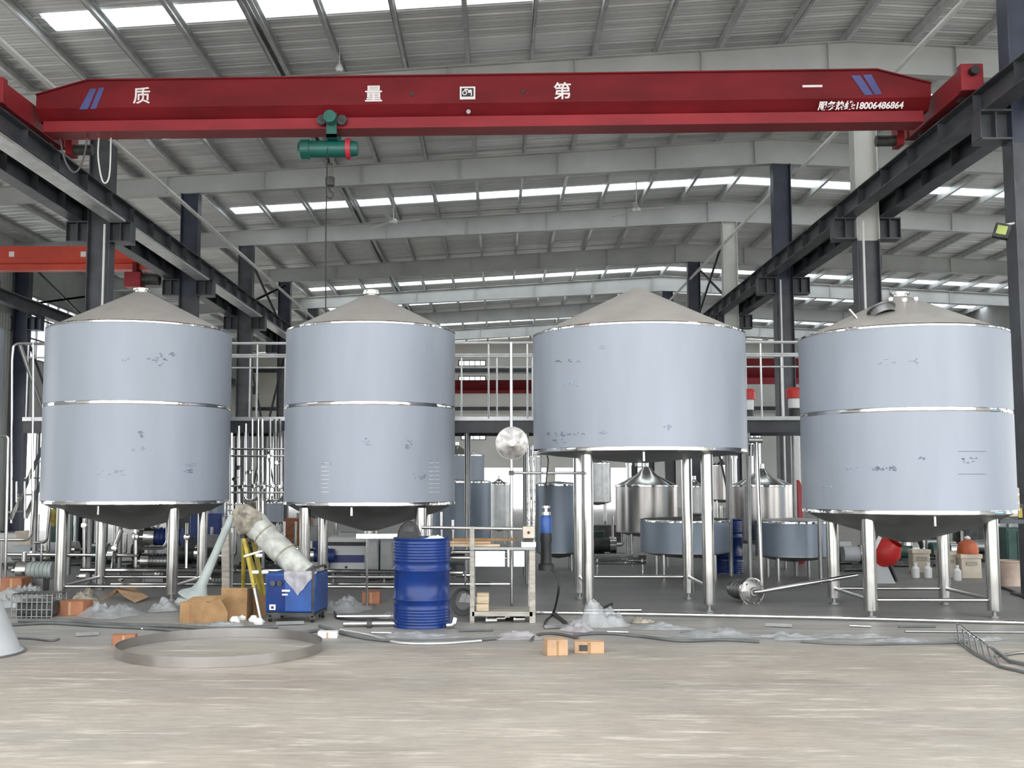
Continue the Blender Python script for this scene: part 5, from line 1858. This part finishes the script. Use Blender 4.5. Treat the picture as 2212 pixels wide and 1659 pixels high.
t = thing('clamp_tube', 'steel tube with a clamp on the floor left of the blue drum', 'tube', G(800, 1350))
MB().cyl(G(742, 1348, .03), G(852, 1347, .03), .027, n=12).build('tube', 'steel', t)
MB().cyl(G(793, 1348, .035), G(803, 1348, .035), .045, n=14).build('clamp', 'machine_dark', t)
single('floor_pipe', MB().cyl(G(728, 1332, .025), G(858, 1331, .025), .022, n=10), 'steel', 'steel tube on the floor behind the clamped tube', 'pipe', G(728, 1332))
# small ball valve by the drum and bits on the floor
g = G(978, 1358)
single('pipe_elbow', MB().tube(smooth_path([g + Vector((-.06, 0, .03)), g + Vector((0, 0, .04)), g + Vector((.02, .02, .10))]), .03, 10), 'steel', 'small steel elbow beside the foot of the blue drum', 'fitting', g)

# welded bar frame at the right border
t = thing('bar_frame', 'welded frame of thin steel bars lying at the lower right edge', 'frame', G(2140, 1400))
A = [G(2066, 1345, .10), G(2100, 1372, .10), G(2145, 1402, .06)]
B = [G(2072, 1388, .01), G(2110, 1415, .01), G(2160, 1440, .012), G(2240, 1458, .012)]
MB().tube(A, .012, 8).build('bar', 'steel_bright', t)
MB().tube(B, .014, 8).build('bar', 'steel_dull', t)
MB().tube([A[-1], G(2180, 1428, .02), G(2240, 1440, .02)], .016, 8).build('bar', 'steel_dull', t)
MB().tube([G(2150, 1418, .012), G(2200, 1410, .012), G(2240, 1410, .012)], .012, 8).build('bar', 'steel_dull', t)
for k in range(7):
    f = k / 6
    a = A[0].lerp(A[2], f)
    b = B[0].lerp(B[2], f)
    MB().cyl(a, b, .007, n=6).build('rung', 'steel_dull', t)

# crumpled plastic sheets and rubbish
for i, (px, py, w_, d_, h_, mm, lab) in enumerate((
        (235, 1328, 1.15, .9, .12, 'plastic_sheet', 'crumpled grey plastic sheet in front of the leftmost tank'),
        (350, 1318, .45, .5, .12, 'plastic_sheet', 'small crumpled plastic beside the torn carton'),
        (60, 1290, .9, .6, .16, 'plastic_sheet', 'crumpled plastic heap over the wire cage at the left'),
        (182, 1299, .5, .45, .12, 'rag', 'grey rubbish heap at the foot of the leftmost tank'),
        (735, 1318, .8, .9, .12, 'plastic_sheet', 'crumpled clear plastic right of the blue welder'),
        (1300, 1352, .75, .55, .20, 'plastic_sheet', 'tall crumpled heap of clear plastic behind the pair of boxes'),
        (1115, 1376, .75, .6, .05, 'plastic_pink', 'thin clear film spread left of the pair of boxes'),
        (1420, 1358, .8, .5, .05, 'plastic_sheet', 'flat crumpled film in front of the raised tank right leg'),
        (1560, 1372, 1.1, .7, .04, 'plastic_sheet', 'wide flat clear film on the floor right of the boxes'),
        (1700, 1378, .7, .5, .05, 'plastic_sheet', 'clear film edge on the floor in front of the transfer pump'),
        (1385, 1346, .35, .25, .07, 'rag', 'small heap of brown rubbish by the long floor pipe'),
        (1010, 1300, .35, .35, .13, 'plastic_pink', 'small plastic bag behind the bench left leg'),
        (860, 1334, .9, .7, .05, 'plastic_sheet', 'flat plastic sheet around the foot of the blue drum'),
        (2110, 1382, .6, .4, .03, 'plastic_sheet', 'thin plastic scrap beside the bar frame'))):
    g = G(px, py)
    crumple('plastic_sheet', lab, 'plastic sheet' if mm != 'rag' else 'rubbish', (g.x, g.y, 0), w_, d_, h_, mm, seed=i * 1.7 + 1, rot=rnd.uniform(-.2, .2))

# ================================================================== CEILING FANS AND LAMP
for px, py, lab in ((850, 478, 'white three blade ceiling fan, left one under the roof'), (1375, 452, 'white three blade ceiling fan, right one under the roof')):
    c = P(px, py, 30.0)
    t = thing('ceiling_fan', lab, 'fan', c, 'ceiling fans')
    MB().cyl(c, (c.x, c.y, zr(c.x) - .01), .015, n=8).build('rod', 'paint_white', t)
    MB().lathe([(0, -.08), (.1, -.06), (.12, 0), (.06, .06), (0, .08)], c, 20).build('hub', 'paint_white', t)
    for k in range(3):
        a = k * 2 * PI / 3 + .35
        d_ = Vector((math.cos(a), math.sin(a), 0))
        MB().bar(c + d_ * .1, c + d_ * .8 + Vector((0, 0, .1 * math.cos(a))), .13, .012).build('blade', 'paint_white', t)
c = P(733, 148, 19.6)
t = thing('pendant_lamp', 'white globe lamp hanging from the roof above the crane', 'lamp', c)
MB().lathe([(0, -.07), (.05, -.055), (.075, 0), (.05, .055), (.03, .08), (0, .08)], c, 20).build('globe', 'white_plastic', t)
MB().cyl(c + Vector((0, 0, .07)), (c.x, c.y, zr(c.x) - .01), .012, n=8).build('stem', 'paint_white', t)

# ================================================================== OFFCUTS AND MORE FILM IN THE CLUTTERED STRIP
rs = random.Random(23)
for i in range(12):
    px, py = 130 + i * 168 + rs.uniform(-40, 40), rs.uniform(1346, 1374)
    a = G(px, py, .012)
    ang = rs.uniform(-.5, .5)
    L = rs.uniform(.18, .42)
    b = a + Vector((L * math.cos(ang), L * math.sin(ang), 0))
    if i % 3 == 0:
        m = MB().bar(a, b, .05, .006)
        m.bar(a + Vector((0, 0, .012)), b + Vector((0, 0, .012)), .006, .03)
    else:
        m = MB().cyl(a, b, .011, n=8)
    single('steel_offcut', m, ('steel_dull', 'steel', 'cable_grey')[i % 3], 'short steel offcut in the cluttered strip before the tanks, %s from the left' % ORDX[i], 'offcut', a, 'offcuts in the cluttered strip')
for i, (px, py, w_, d_, h_, mm, lab) in enumerate((
        (480, 1352, .7, .35, .05, 'plastic_sheet', 'thin grey film in front of the torn carton'),
        (905, 1376, 1.0, .5, .035, 'plastic_sheet', 'thin film lying in front of the blue drum'),
        (1245, 1362, .5, .4, .06, 'plastic_pink', 'pale film scrap just behind the pair of boxes'),
        (1830, 1376, .9, .5, .03, 'plastic_sheet', 'thin film on the floor in front of the rightmost tank'),
        (1960, 1384, .6, .35, .03, 'plastic_sheet', 'thin film scrap left of the bar frame'),
        (20, 1312, .5, .45, .14, 'plastic_sheet', 'crumpled plastic at the left edge behind the grey cone'))):
    g = G(px, py)
    crumple('plastic_sheet', lab, 'plastic sheet', (g.x, g.y, 0), w_, d_, h_, mm, seed=40 + i * 2.3, rot=rs.uniform(-.2, .2))
